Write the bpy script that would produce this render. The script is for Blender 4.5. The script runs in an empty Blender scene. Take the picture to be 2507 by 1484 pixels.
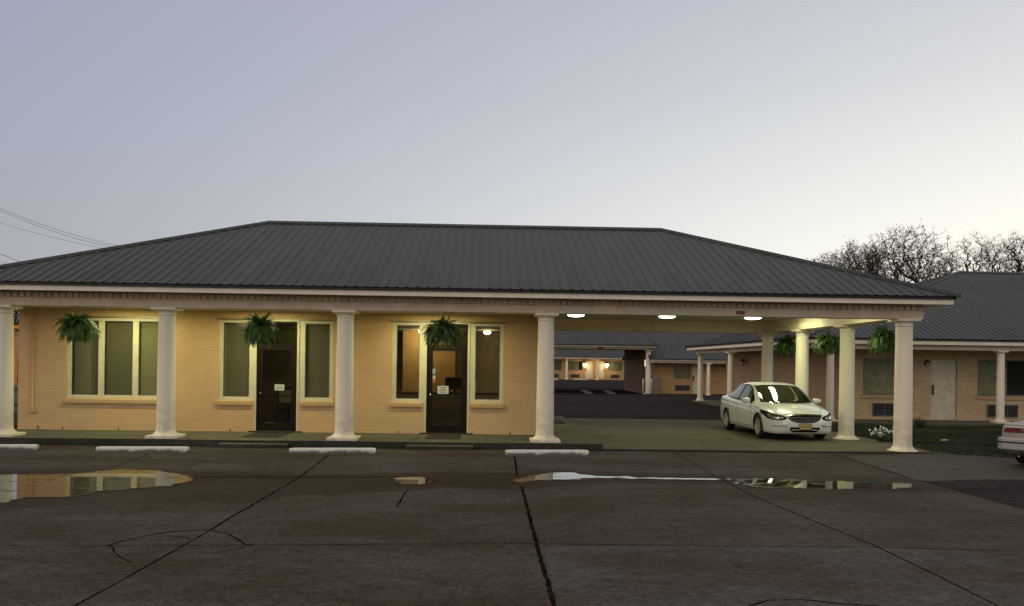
import bpy, bmesh, math, random
import numpy as np
from mathutils import Vector, Matrix
from mathutils.bvhtree import BVHTree
from mathutils.geometry import delaunay_2d_cdt
R = math.radians
random.seed(7)
S = bpy.context.scene
COL = S.collection

# ------------------------------------------------------------------ camera
F, CX, CY, HC, ROLL, YAW = 2080.0, 1253.5, 890.0, 1.95, 0.0136, 0.0305
cd = bpy.data.cameras.new('camera')
cam = bpy.data.objects.new('camera', cd)
COL.objects.link(cam)
cam.matrix_world = Matrix.Translation((0, 0, HC)) @ Matrix.Rotation(-YAW, 4, 'Z') @ Matrix.Rotation(R(90), 4, 'X') @ Matrix.Rotation(ROLL, 4, 'Z')
cd.sensor_width = 36
cd.lens = 36 * F / 2507
cd.shift_y = (CY - 742) / 2507
cd.clip_start = 0.1
cd.clip_end = 3000
S.camera = cam


def ray(px, py):
    """direction in the world of a point measured on the photograph"""
    u, v = px - CX, CY - py
    a = u * math.cos(ROLL) - v * math.sin(ROLL)
    b = u * math.sin(ROLL) + v * math.cos(ROLL)
    r, d = a / F, 1.0
    return Vector((r * math.cos(YAW) + d * math.sin(YAW), -r * math.sin(YAW) + d * math.cos(YAW), b / F))


def atz(px, py, z=0.0):
    d = ray(px, py)
    t = (z - HC) / d.z
    return Vector((d.x * t, d.y * t, z))


def aty(px, py, y):
    d = ray(px, py)
    t = y / d.y
    return Vector((d.x * t, y, HC + d.z * t))


def atx(px, py, x):
    d = ray(px, py)
    t = x / d.x
    return Vector((x, d.y * t, HC + d.z * t))


# ------------------------------------------------------------------ world, sun, exposure
SUN_AZ, SUN_EL = R(58), R(1.5)          # azimuth from +Y towards +X
W = bpy.data.worlds.new('World')
S.world = W
W.use_nodes = True
nt = W.node_tree
nt.nodes.clear()
wn = nt.nodes.new
out = wn('ShaderNodeOutputWorld'); bg = wn('ShaderNodeBackground')
sky = wn('ShaderNodeTexSky'); sky.sky_type = 'NISHITA'; sky.sun_disc = False
sky.sun_elevation = SUN_EL; sky.sun_rotation = SUN_AZ
sky.air_density = 1.0; sky.dust_density = 1.5; sky.ozone_density = 2.0
tc = wn('ShaderNodeTexCoord'); sx = wn('ShaderNodeSeparateXYZ')
nt.links.new(tc.outputs['Generated'], sx.inputs[0])
cr = wn('ShaderNodeValToRGB')
nt.links.new(sx.outputs['Z'], cr.inputs[0])


def ramp(node, stops):
    """stops in rising order; the first and last reuse the two elements a ramp starts with"""
    e_ = node.color_ramp.elements
    e_[0].position = stops[0][0]; e_[0].color = (*stops[0][1], 1)
    e_[1].position = stops[-1][0]; e_[1].color = (*stops[-1][1], 1)
    for p, c in stops[1:-1]:
        n_ = e_.new(p); n_.color = (*c, 1)


ramp(cr, [(0.0, (.42, .405, .40)), (.11, (.39, .405, .45)), (.24, (.36, .395, .49)), (.42, (.345, .37, .475)), (.62, (.50, .49, .50)), (1.0, (.62, .58, .53))])
dot = wn('ShaderNodeVectorMath'); dot.operation = 'DOT_PRODUCT'
nt.links.new(tc.outputs['Generated'], dot.inputs[0])
dot.inputs[1].default_value = (math.sin(SUN_AZ) * .985, math.cos(SUN_AZ) * .985, .17)
mr = wn('ShaderNodeMapRange'); mr.inputs[1].default_value = -.1; mr.inputs[2].default_value = 1.0
nt.links.new(dot.outputs['Value'], mr.inputs[0])
pw = wn('ShaderNodeMath'); pw.operation = 'POWER'; pw.inputs[1].default_value = 1.5
nt.links.new(mr.outputs[0], pw.inputs[0])
hr = wn('ShaderNodeValToRGB'); nt.links.new(sx.outputs['Z'], hr.inputs[0])
ramp(hr, [(0.0, (1, 1, 1)), (.12, (.95,) * 3), (.20, (.72,) * 3), (.30, (.48,) * 3), (.40, (.34,) * 3), (.60, (.12,) * 3), (1.0, (0, 0, 0))])
m1 = wn('ShaderNodeMath'); m1.operation = 'MULTIPLY'; nt.links.new(pw.outputs[0], m1.inputs[0]); nt.links.new(hr.outputs[0], m1.inputs[1])
gl0 = wn('ShaderNodeMix'); gl0.data_type = 'RGBA'
nt.links.new(m1.outputs[0], gl0.inputs[0]); nt.links.new(cr.outputs[0], gl0.inputs[6]); gl0.inputs[7].default_value = (1.12, 1.13, 1.12, 1)
p2 = wn('ShaderNodeMath'); p2.operation = 'POWER'; p2.inputs[1].default_value = 4.5; nt.links.new(mr.outputs[0], p2.inputs[0])
m2 = wn('ShaderNodeMath'); m2.operation = 'MULTIPLY'; nt.links.new(p2.outputs[0], m2.inputs[0]); nt.links.new(hr.outputs[0], m2.inputs[1])
gl1 = wn('ShaderNodeMix'); gl1.data_type = 'RGBA'
m3 = wn('ShaderNodeMath'); m3.operation = 'MULTIPLY'; nt.links.new(m2.outputs[0], m3.inputs[0]); nt.links.new(hr.outputs[0], m3.inputs[1])
nt.links.new(m3.outputs[0], gl1.inputs[0]); nt.links.new(gl0.outputs[2], gl1.inputs[6]); gl1.inputs[7].default_value = (1.18, 1.12, .90, 1)
# the pinkish counter-glow opposite the sunset
mb0 = wn('ShaderNodeMapRange'); mb0.inputs[1].default_value = -.10; mb0.inputs[2].default_value = -.70
nt.links.new(dot.outputs['Value'], mb0.inputs[0])
mb_ = wn('ShaderNodeMix'); mb_.data_type = 'RGBA'; mb_.inputs[6].default_value = (1, 1, 1, 1); mb_.inputs[7].default_value = (3.2, 2.68, 1.95, 1)
nt.links.new(mb0.outputs[0], mb_.inputs[0])
gl = wn('ShaderNodeMix'); gl.data_type = 'RGBA'; gl.blend_type = 'MULTIPLY'; gl.inputs[0].default_value = 1.0
nt.links.new(gl1.outputs[2], gl.inputs[6]); nt.links.new(mb_.outputs[2], gl.inputs[7])
nsc = wn('ShaderNodeVectorMath'); nsc.operation = 'SCALE'; nsc.inputs['Scale'].default_value = .10
nt.links.new(sky.outputs[0], nsc.inputs[0])
mx = wn('ShaderNodeMix'); mx.data_type = 'RGBA'; mx.inputs[0].default_value = .05
nt.links.new(gl.outputs[2], mx.inputs[6]); nt.links.new(nsc.outputs[0], mx.inputs[7])
nt.links.new(mx.outputs[2], bg.inputs[0]); nt.links.new(bg.outputs[0], out.inputs[0])
bg.inputs[1].default_value = 1.0

sl = bpy.data.lights.new('sun', 'SUN'); sl.energy = 0.12; sl.angle = R(12); sl.color = (1, .8, .6)
so = bpy.data.objects.new('sun', sl); COL.objects.link(so)
sd = Vector((math.sin(SUN_AZ) * math.cos(R(5)), math.cos(SUN_AZ) * math.cos(R(5)), math.sin(R(5))))
so.rotation_euler = sd.to_track_quat('Z', 'Y').to_euler(); so.location = (30, 20, 20)
S.view_settings.view_transform = 'Standard'; S.view_settings.look = 'None'
S.view_settings.exposure = 0.0; S.view_settings.gamma = 1.0
S.cycles.max_bounces = 8; S.cycles.transparent_max_bounces = 12


# ------------------------------------------------------------------ materials
def new_mat(name):
    m = bpy.data.materials.new(name); m.use_nodes = True
    return m, m.node_tree, m.node_tree.nodes['Principled BSDF']


def mat(name, c, rough=.6, metal=0, noise=.12, nscale=3.0, bump=0, bscale=60, spec=.5, c2=None, coord='Object', detail=6, clear=0):
    m, t, b = new_mat(name)
    N = t.nodes.new; L = t.links.new
    b.inputs['Roughness'].default_value = rough; b.inputs['Metallic'].default_value = metal
    b.inputs['Specular IOR Level'].default_value = spec
    b.inputs['Coat Weight'].default_value = clear; b.inputs['Coat Roughness'].default_value = .05
    tcn = N('ShaderNodeTexCoord'); no = N('ShaderNodeTexNoise')
    no.inputs['Scale'].default_value = nscale; no.inputs['Detail'].default_value = detail; no.inputs['Roughness'].default_value = .65
    L(tcn.outputs[coord], no.inputs['Vector'])
    mixn = N('ShaderNodeMix'); mixn.data_type = 'RGBA'
    if c2 is None:
        c2 = tuple(max(0, x * (1 - 2 * noise)) for x in c)
        c = tuple(min(1, x * (1 + noise)) for x in c)
    mixn.inputs[6].default_value = (*c, 1); mixn.inputs[7].default_value = (*c2, 1)
    mp = N('ShaderNodeMapRange'); mp.inputs[1].default_value = .35; mp.inputs[2].default_value = .68
    L(no.outputs[0], mp.inputs[0]); L(mp.outputs[0], mixn.inputs[0]); L(mixn.outputs[2], b.inputs['Base Color'])
    if bump:
        n2 = N('ShaderNodeTexNoise'); n2.inputs['Scale'].default_value = bscale; n2.inputs['Detail'].default_value = 4
        L(tcn.outputs[coord], n2.inputs['Vector'])
        bu = N('ShaderNodeBump'); bu.inputs['Strength'].default_value = bump; bu.inputs['Distance'].default_value = .01
        L(n2.outputs[0], bu.inputs['Height']); L(bu.outputs[0], b.inputs['Normal'])
    return m


def brick_mat(name, c, mortar, bump=.6, swap=False, var=.10, stain=.25, bw=.215, bh=.078):
    m, t, b = new_mat(name)
    N = t.nodes.new; L = t.links.new
    b.inputs['Roughness'].default_value = .62
    b.inputs['Specular IOR Level'].default_value = .3
    uv = N('ShaderNodeUVMap'); br = N('ShaderNodeTexBrick')
    src = uv.outputs[0]
    if swap:
        sp = N('ShaderNodeSeparateXYZ'); cb = N('ShaderNodeCombineXYZ')
        L(src, sp.inputs[0]); L(sp.outputs['X'], cb.inputs['Y']); L(sp.outputs['Y'], cb.inputs['X']); src = cb.outputs[0]
    nd = N('ShaderNodeTexNoise'); nd.inputs['Scale'].default_value = 5; nd.inputs['Detail'].default_value = 3
    L(src, nd.inputs['Vector'])
    ad = N('ShaderNodeVectorMath'); ad.operation = 'MULTIPLY_ADD'; ad.inputs[1].default_value = (.012, .012, 0)
    L(nd.outputs['Color'], ad.inputs[0]); L(src, ad.inputs[2])
    L(ad.outputs[0], br.inputs['Vector'])
    br.inputs['Scale'].default_value = 1; br.inputs['Brick Width'].default_value = bw; br.inputs['Row Height'].default_value = bh
    br.inputs['Mortar Size'].default_value = .007; br.inputs['Mortar Smooth'].default_value = .6
    br.inputs['Color1'].default_value = (*[x * (1 + var) for x in c], 1); br.inputs['Color2'].default_value = (*[x * (1 - var) for x in c], 1)
    br.inputs['Mortar'].default_value = (*mortar, 1)
    no = N('ShaderNodeTexNoise'); no.inputs['Scale'].default_value = .9; no.inputs['Detail'].default_value = 8; no.inputs['Roughness'].default_value = .7
    L(uv.outputs[0], no.inputs['Vector'])
    mp = N('ShaderNodeMapRange'); mp.inputs[1].default_value = .4; mp.inputs[2].default_value = .75; mp.inputs[4].default_value = stain
    L(no.outputs[0], mp.inputs[0])
    mixn = N('ShaderNodeMix'); mixn.data_type = 'RGBA'; mixn.inputs[7].default_value = (*[x * .55 for x in c], 1)
    L(mp.outputs[0], mixn.inputs[0]); L(br.outputs['Color'], mixn.inputs[6]); L(mixn.outputs[2], b.inputs['Base Color'])
    n3 = N('ShaderNodeTexNoise'); n3.inputs['Scale'].default_value = 45; n3.inputs['Detail'].default_value = 3
    L(uv.outputs[0], n3.inputs['Vector'])
    hh = N('ShaderNodeMath'); hh.operation = 'MULTIPLY_ADD'; hh.inputs[1].default_value = -1.0
    L(br.outputs['Fac'], hh.inputs[0])
    sc = N('ShaderNodeMath'); sc.operation = 'MULTIPLY'; sc.inputs[1].default_value = .55
    L(n3.outputs[0], sc.inputs[0]); L(sc.outputs[0], hh.inputs[2])
    bu = N('ShaderNodeBump'); bu.inputs['Strength'].default_value = bump; bu.inputs['Distance'].default_value = .008
    L(hh.outputs[0], bu.inputs['Height']); L(bu.outputs[0], b.inputs['Normal'])
    return m


def emit_mat(name, c, s):
    m, t, b = new_mat(name)
    b.inputs['Base Color'].default_value = (*c, 1)
    b.inputs['Emission Color'].default_value = (*c, 1); b.inputs['Emission Strength'].default_value = s
    return m


def pane_mat(name, tint=(.8, .85, .8), rough=.0, ior=1.5):
    m, t, b = new_mat(name)
    N = t.nodes.new; L = t.links.new
    t.nodes.remove(b)
    o = t.nodes['Material Output']
    tr = N('ShaderNodeBsdfTransparent'); tr.inputs[0].default_value = (*tint, 1)
    g = N('ShaderNodeBsdfGlossy'); g.inputs['Roughness'].default_value = rough; g.inputs[0].default_value = (1, 1, 1, 1)
    fr = N('ShaderNodeFresnel'); fr.inputs[0].default_value = ior
    geo = N('ShaderNodeNewGeometry'); mxi = N('ShaderNodeMix'); mxi.data_type = 'FLOAT'
    L(geo.outputs['Backfacing'], mxi.inputs[0]); L(fr.outputs[0], mxi.inputs[2]); mxi.inputs[3].default_value = .05
    no = N('ShaderNodeTexNoise'); no.inputs['Scale'].default_value = 1.3
    bu = N('ShaderNodeBump'); bu.inputs['Strength'].default_value = .04; bu.inputs['Distance'].default_value = .02
    tcn = N('ShaderNodeTexCoord'); L(tcn.outputs['Object'], no.inputs['Vector'])
    L(no.outputs[0], bu.inputs['Height']); L(bu.outputs[0], g.inputs['Normal'])
    ms = N('ShaderNodeMixShader')
    L(mxi.outputs[0], ms.inputs[0]); L(tr.outputs[0], ms.inputs[1]); L(g.outputs[0], ms.inputs[2]); L(ms.outputs[0], o.inputs[0])
    return m


M = {}
M['brick'] = brick_mat('painted brick', (.70, .465, .255), (.61, .40, .21), bump=.5, var=.035, stain=.34)
M['brick_soldier'] = brick_mat('painted brick soldier course', (.63, .425, .22), (.49, .32, .155), bump=.6, swap=True, var=.03, stain=.2)
M['brick_wing'] = brick_mat('wing brick', (.74, .54, .32), (.42, .30, .18), bump=.9, var=.10, stain=.45)
M['brick_side'] = brick_mat('shaded wing brick', (.46, .32, .20), (.36, .25, .155), bump=.8, var=.10, stain=.45)  # darker copy of the wing brick, the side wall's shade put into the colour
M['brick_far'] = brick_mat('far brick', (.60, .37, .17), (.42, .25, .11), bump=.8, var=.06, stain=.3)
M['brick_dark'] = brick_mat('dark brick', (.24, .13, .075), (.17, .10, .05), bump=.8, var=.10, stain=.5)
M['white'] = mat('aged white paint', (.62, .57, .48), .5, noise=.07, nscale=4, bump=.15, bscale=30)
M['trim'] = mat('cream window trim', (.68, .63, .46), .45, noise=.05, nscale=6)
M['beam'] = mat('pinkish white beam paint', (.76, .64, .49), .55, noise=.09, nscale=2.5, bump=.15, bscale=40)
M['fascia'] = mat('fascia paint', (.88, .79, .66), .5, noise=.06, nscale=3)
M['ceiling'] = mat('ceiling board paint', (.62, .58, .40), .6, noise=.06, nscale=2)
M['gutter'] = mat('dark gutter metal', (.018, .016, .015), .5, noise=.2, nscale=8)
M['doorframe'] = mat('dark brown anodised aluminium', (.012, .006, .004), .55, spec=.2, metal=0, noise=.15, nscale=9)
M['glass'] = pane_mat('window glass', (.90, .90, .82))
M['glass_clear'] = pane_mat('door glass', (.78, .76, .68))
M['shade'] = mat('olive roller shade', (.18, .17, .15), .8, noise=.06, nscale=30)
M['shade_lit'] = mat('pale lit roller shade', (.30, .30, .24), .8, noise=.06, nscale=30)  # glow of the lit blind put into a paler colour
M['curtain'] = mat('grey green curtain', (.46, .46, .38), .9, noise=.15, nscale=9)
M['dark'] = mat('dark interior', (.02, .018, .014), .8, noise=.2)
M['chrome'] = mat('chrome', (.7, .7, .7), .12, metal=1, noise=.05)
M['greymetal'] = mat('grey metal', (.25, .24, .22), .4, metal=.6, noise=.12)
M['rubber'] = mat('black rubber', (.018, .018, .018), .75, noise=.2, nscale=20, bump=.3, bscale=90)
M['mat'] = mat('dark brown doormat', (.022, .018, .014), .95, noise=.3, nscale=25, bump=.6, bscale=160)
M['wood'] = mat('dark red wood', (.07, .022, .012), .45, noise=.3, nscale=8)
M['woodlight'] = mat('tan laminate', (.34, .24, .13), .5, noise=.12, nscale=5)
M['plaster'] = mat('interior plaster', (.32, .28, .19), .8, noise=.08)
M['paper'] = mat('paper', (.62, .62, .57), .8, noise=.06, nscale=10)
M['bark'] = mat('bark', (.06, .048, .034), .9, noise=.25, nscale=3)
M['leafbud'] = mat('sparse autumn leaf', (.10, .085, .045), .85, noise=.35, nscale=1.5)
M['darkleaf'] = mat('dark evergreen leaf', (.045, .05, .025), .8, noise=.4, nscale=1.5)
M['orange'] = mat('orange paint', (.85, .27, .01), .5, noise=.08)
M['pot'] = mat('green plastic pot', (.012, .025, .012), .4, noise=.2)
M['wire'] = mat('wire', (.03, .03, .03), .5, noise=.1)
M['petal'] = mat('white petal', (.85, .83, .80), .6, noise=.05)
M['binmetal'] = mat('grey bin paint', (.20, .18, .155), .6, noise=.15)


def fern_mat():
    m, t, b = new_mat('fern frond')
    N = t.nodes.new; L = t.links.new
    oi = N('ShaderNodeTexCoord'); no = N('ShaderNodeTexNoise'); no.inputs['Scale'].default_value = 7; no.inputs['Detail'].default_value = 4
    L(oi.outputs['Object'], no.inputs['Vector'])
    r = N('ShaderNodeValToRGB'); L(no.outputs[0], r.inputs[0])
    r.color_ramp.elements[0].position = .32; r.color_ramp.elements[0].color = (.028, .072, .014, 1)
    r.color_ramp.elements[1].position = .7; r.color_ramp.elements[1].color = (.13, .25, .055, 1)
    L(r.outputs[0], b.inputs['Base Color']); b.inputs['Roughness'].default_value = .55
    b.inputs['Transmission Weight'].default_value = 0
    o = t.nodes['Material Output']; tl = N('ShaderNodeBsdfTranslucent'); L(r.outputs[0], tl.inputs[0])
    ms = N('ShaderNodeMixShader'); ms.inputs[0].default_value = .3
    L(b.outputs[0], ms.inputs[1]); L(tl.outputs[0], ms.inputs[2]); L(ms.outputs[0], o.inputs[0])
    return m


M['fern'] = fern_mat()


def roof_mat(name='slate grey metal roof', c=(.023, .027, .031)):
    m, t, b = new_mat(name)
    N = t.nodes.new; L = t.links.new
    tcn = N('ShaderNodeTexCoord'); no = N('ShaderNodeTexNoise'); no.inputs['Scale'].default_value = .7; no.inputs['Detail'].default_value = 8
    mpg = N('ShaderNodeMapping'); mpg.inputs['Scale'].default_value = (3, .5, 1)
    L(tcn.outputs['Object'], mpg.inputs[0]); L(mpg.outputs[0], no.inputs['Vector'])
    r = N('ShaderNodeValToRGB'); L(no.outputs[0], r.inputs[0])
    r.color_ramp.elements[0].position = .3; r.color_ramp.elements[0].color = (*[x * .68 for x in c], 1)
    r.color_ramp.elements[1].position = .72; r.color_ramp.elements[1].color = (*[x * 1.35 for x in c], 1)
    L(r.outputs[0], b.inputs['Base Color'])
    b.inputs['Roughness'].default_value = .48; b.inputs['Metallic'].default_value = .0; b.inputs['Specular IOR Level'].default_value = .32
    n2 = N('ShaderNodeTexNoise'); n2.inputs['Scale'].default_value = 1.6; n2.inputs['Detail'].default_value = 3
    L(mpg.outputs[0], n2.inputs['Vector'])
    bu = N('ShaderNodeBump'); bu.inputs['Strength'].default_value = .35; bu.inputs['Distance'].default_value = .02
    L(n2.outputs[0], bu.inputs['Height']); L(bu.outputs[0], b.inputs['Normal'])
    return m


M['roof'] = roof_mat()


def concrete_mat(name, a, b2, c3, wet_dark=True, rough=.85, spec=.22):
    """weathered concrete: large brown and grey patches, fine grit, damp areas and the darker kerb edge from the 'wet' attribute"""
    m, t, b = new_mat(name)
    N = t.nodes.new; L = t.links.new
    tcn = N('ShaderNodeTexCoord')
    mpg = N('ShaderNodeMapping'); mpg.inputs['Scale'].default_value = (1, 1.8, 1); L(tcn.outputs['Object'], mpg.inputs[0])
    n1 = N('ShaderNodeTexNoise'); n1.inputs['Scale'].default_value = .38; n1.inputs['Detail'].default_value = 9; n1.inputs['Roughness'].default_value = .62
    L(mpg.outputs[0], n1.inputs['Vector'])
    r = N('ShaderNodeValToRGB'); L(n1.outputs[0], r.inputs[0])
    r.color_ramp.elements[0].position = .40; r.color_ramp.elements[0].color = (*a, 1)
    r.color_ramp.elements[1].position = .60; r.color_ramp.elements[1].color = (*b2, 1)
    n2 = N('ShaderNodeTexNoise'); n2.inputs['Scale'].default_value = 2.3; n2.inputs['Detail'].default_value = 10; n2.inputs['Roughness'].default_value = .75
    L(mpg.outputs[0], n2.inputs['Vector'])
    mp = N('ShaderNodeMapRange'); mp.inputs[1].default_value = .42; mp.inputs[2].default_value = .7; mp.inputs[4].default_value = .6
    L(n2.outputs[0], mp.inputs[0])
    m1 = N('ShaderNodeMix'); m1.data_type = 'RGBA'; L(mp.outputs[0], m1.inputs[0]); L(r.outputs[0], m1.inputs[6]); m1.inputs[7].default_value = (*c3, 1)
    n3 = N('ShaderNodeTexNoise'); n3.inputs['Scale'].default_value = 38; n3.inputs['Detail'].default_value = 6; n3.inputs['Roughness'].default_value = .8
    L(tcn.outputs['Object'], n3.inputs['Vector'])
    mp3 = N('ShaderNodeMapRange'); mp3.inputs[1].default_value = .3; mp3.inputs[2].default_value = .7; mp3.inputs[3].default_value = .55; mp3.inputs[4].default_value = 1.45
    L(n3.outputs[0], mp3.inputs[0])
    m2 = N('ShaderNodeVectorMath'); m2.operation = 'SCALE'; L(m1.outputs[2], m2.inputs[0]); L(mp3.outputs[0], m2.inputs['Scale'])
    vo = N('ShaderNodeTexVoronoi'); vo.inputs['Scale'].default_value = 26; L(tcn.outputs['Object'], vo.inputs['Vector'])
    sv = N('ShaderNodeSeparateColor'); L(vo.outputs['Color'], sv.inputs[0])
    mv = N('ShaderNodeMapRange'); mv.inputs[1].default_value = .0; mv.inputs[2].default_value = 1.0; mv.inputs[3].default_value = .72; mv.inputs[4].default_value = 1.28; L(sv.outputs[0], mv.inputs[0])
    n6 = N('ShaderNodeTexNoise'); n6.inputs['Scale'].default_value = 9; n6.inputs['Detail'].default_value = 8; n6.inputs['Roughness'].default_value = .8; L(mpg.outputs[0], n6.inputs['Vector'])
    m6_ = N('ShaderNodeMapRange'); m6_.inputs[1].default_value = .3; m6_.inputs[2].default_value = .7; m6_.inputs[3].default_value = .70; m6_.inputs[4].default_value = 1.30; L(n6.outputs[0], m6_.inputs[0])
    mm_ = N('ShaderNodeMath'); mm_.operation = 'MULTIPLY'; L(mv.outputs[0], mm_.inputs[0]); L(m6_.outputs[0], mm_.inputs[1])
    m2b = N('ShaderNodeVectorMath'); m2b.operation = 'SCALE'; L(m2.outputs[0], m2b.inputs[0]); L(mm_.outputs[0], m2b.inputs['Scale'])
    last = m2b.outputs[0]
    b.inputs['Roughness'].default_value = rough; b.inputs['Specular IOR Level'].default_value = spec
    if wet_dark:
        a2 = N('ShaderNodeAttribute'); a2.attribute_name = 'tone'
        gm = N('ShaderNodeVectorMath'); gm.operation = 'MULTIPLY'; gm.inputs[1].default_value = (1.15, 1.32, 1.60); L(last, gm.inputs[0])
        gx = N('ShaderNodeMix'); gx.data_type = 'RGBA'; L(a2.outputs['Fac'], gx.inputs[0]); L(last, gx.inputs[6]); L(gm.outputs[0], gx.inputs[7]); last = gx.outputs[2]
        at = N('ShaderNodeAttribute'); at.attribute_name = 'wet_dark'
        nw = N('ShaderNodeTexNoise'); nw.inputs['Scale'].default_value = 1.7; nw.inputs['Detail'].default_value = 7
        L(mpg.outputs[0], nw.inputs['Vector'])
        aw = N('ShaderNodeMath'); aw.operation = 'MULTIPLY_ADD'; aw.inputs[1].default_value = .9; L(nw.outputs[0], aw.inputs[0]); L(at.outputs['Fac'], aw.inputs[2])
        mw = N('ShaderNodeMapRange'); mw.inputs[1].default_value = .80; mw.inputs[2].default_value = 1.02; L(aw.outputs[0], mw.inputs[0])
        dk = N('ShaderNodeVectorMath'); dk.operation = 'MULTIPLY'; dk.inputs[1].default_value = (.44, .38, .34); L(last, dk.inputs[0])
        m3 = N('ShaderNodeMix'); m3.data_type = 'RGBA'; L(mw.outputs[0], m3.inputs[0]); L(last, m3.inputs[6]); L(dk.outputs[0], m3.inputs[7])
        last = m3.outputs[2]
        rr = N('ShaderNodeMapRange'); rr.inputs[3].default_value = rough; rr.inputs[4].default_value = .66; L(mw.outputs[0], rr.inputs[0]); L(rr.outputs[0], b.inputs['Roughness'])
    L(last, b.inputs['Base Color'])
    bu = N('ShaderNodeBump'); bu.inputs['Strength'].default_value = .35; bu.inputs['Distance'].default_value = .006
    L(n3.outputs[0], bu.inputs['Height']); L(bu.outputs[0], b.inputs['Normal'])
    return m


M['lot'] = concrete_mat('old brown concrete', (.070, .061, .049), (.050, .034, .022), (.025, .017, .011), spec=.10)
M['walk'] = concrete_mat('grey green concrete', (.12, .118, .082), (.09, .088, .06), (.055, .053, .036), wet_dark=False)
M['kerbside'] = concrete_mat('dark concrete', (.06, .058, .046), (.04, .04, .03), (.022, .022, .016), wet_dark=False)  # darker tone for the front faces of kerb, steps and slab
M['slab'] = concrete_mat('carport concrete', (.125, .108, .070), (.095, .082, .052), (.062, .052, .033), wet_dark=False)
M['asphalt'] = concrete_mat('asphalt', (.045, .040, .042), (.035, .031, .033), (.024, .020, .021), wet_dark=False, spec=.0, rough=1.0)
M['palewalk'] = concrete_mat('pale grey concrete', (.070, .062, .052), (.055, .049, .041), (.038, .034, .029), wet_dark=False)
M['joint'] = mat('joint dirt', (.012, .010, .008), .95, spec=0, noise=.4, nscale=14)
M['weed'] = mat('joint weeds', (.014, .015, .009), .9, spec=0, noise=.5, nscale=6)
M['soil'] = mat('lawn soil', (.024, .028, .012), .95, noise=.35, nscale=1.5, bump=.8, bscale=30)
M['grass'] = mat('grass blades', (.034, .044, .014), .8, noise=.45, nscale=.9)
m, t, b = new_mat('puddle water')
b.inputs['Base Color'].default_value = (.020, .015, .010, 1); b.inputs['Roughness'].default_value = .015; b.inputs['IOR'].default_value = 1.40
b.inputs['Specular IOR Level'].default_value = .48
nn = t.nodes.new('ShaderNodeTexNoise'); nn.inputs['Scale'].default_value = 2.2; bb = t.nodes.new('ShaderNodeBump'); bb.inputs['Strength'].default_value = .006; bb.inputs['Distance'].default_value = .05
tcn = t.nodes.new('ShaderNodeTexCoord'); t.links.new(tcn.outputs['Object'], nn.inputs['Vector']); t.links.new(nn.outputs[0], bb.inputs['Height']); t.links.new(bb.outputs[0], b.inputs['Normal'])
n5 = t.nodes.new('ShaderNodeTexNoise'); n5.inputs['Scale'].default_value = 2.6; n5.inputs['Detail'].default_value = 9; n5.inputs['Roughness'].default_value = .7
mp5 = t.nodes.new('ShaderNodeMapping'); mp5.inputs['Scale'].default_value = (.8, 2.2, 1); t.links.new(tcn.outputs['Object'], mp5.inputs[0]); t.links.new(mp5.outputs[0], n5.inputs['Vector'])
r5 = t.nodes.new('ShaderNodeMapRange'); r5.inputs[1].default_value = .56; r5.inputs[2].default_value = .64
dpt = t.nodes.new('ShaderNodeAttribute'); dpt.attribute_name = 'depth'
dmr = t.nodes.new('ShaderNodeMapRange'); dmr.inputs[1].default_value = .0; dmr.inputs[2].default_value = .14; dmr.inputs[3].default_value = .26; dmr.inputs[4].default_value = .0; t.links.new(dpt.outputs['Fac'], dmr.inputs[0])
dad = t.nodes.new('ShaderNodeMath'); dad.operation = 'ADD'; t.links.new(n5.outputs[0], dad.inputs[0]); t.links.new(dmr.outputs[0], dad.inputs[1]); t.links.new(dad.outputs[0], r5.inputs[0])
sp5 = t.nodes.new('ShaderNodeMapRange'); sp5.inputs[3].default_value = .48; sp5.inputs[4].default_value = .08; t.links.new(r5.outputs[0], sp5.inputs[0]); t.links.new(sp5.outputs[0], b.inputs['Specular IOR Level'])
r6 = t.nodes.new('ShaderNodeMapRange'); r6.inputs[3].default_value = .015; r6.inputs[4].default_value = .7; t.links.new(r5.outputs[0], r6.inputs[0]); t.links.new(r6.outputs[0], b.inputs['Roughness'])
m6 = t.nodes.new('ShaderNodeMix'); m6.data_type = 'RGBA'; m6.inputs[6].default_value = (.020, .015, .010, 1); m6.inputs[7].default_value = (.026, .017, .010, 1)
t.links.new(r5.outputs[0], m6.inputs[0]); t.links.new(m6.outputs[2], b.inputs['Base Color'])
M['water'] = m
LAMP_C = (1.0, .94, .36)
CP_C = (.97, 1.0, .52)
M['lens'] = emit_mat('lit lamp lens', (1.0, .97, .72), 9)
M['bulb'] = emit_mat('lit bulb', (1.0, .86, .45), 14)


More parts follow.
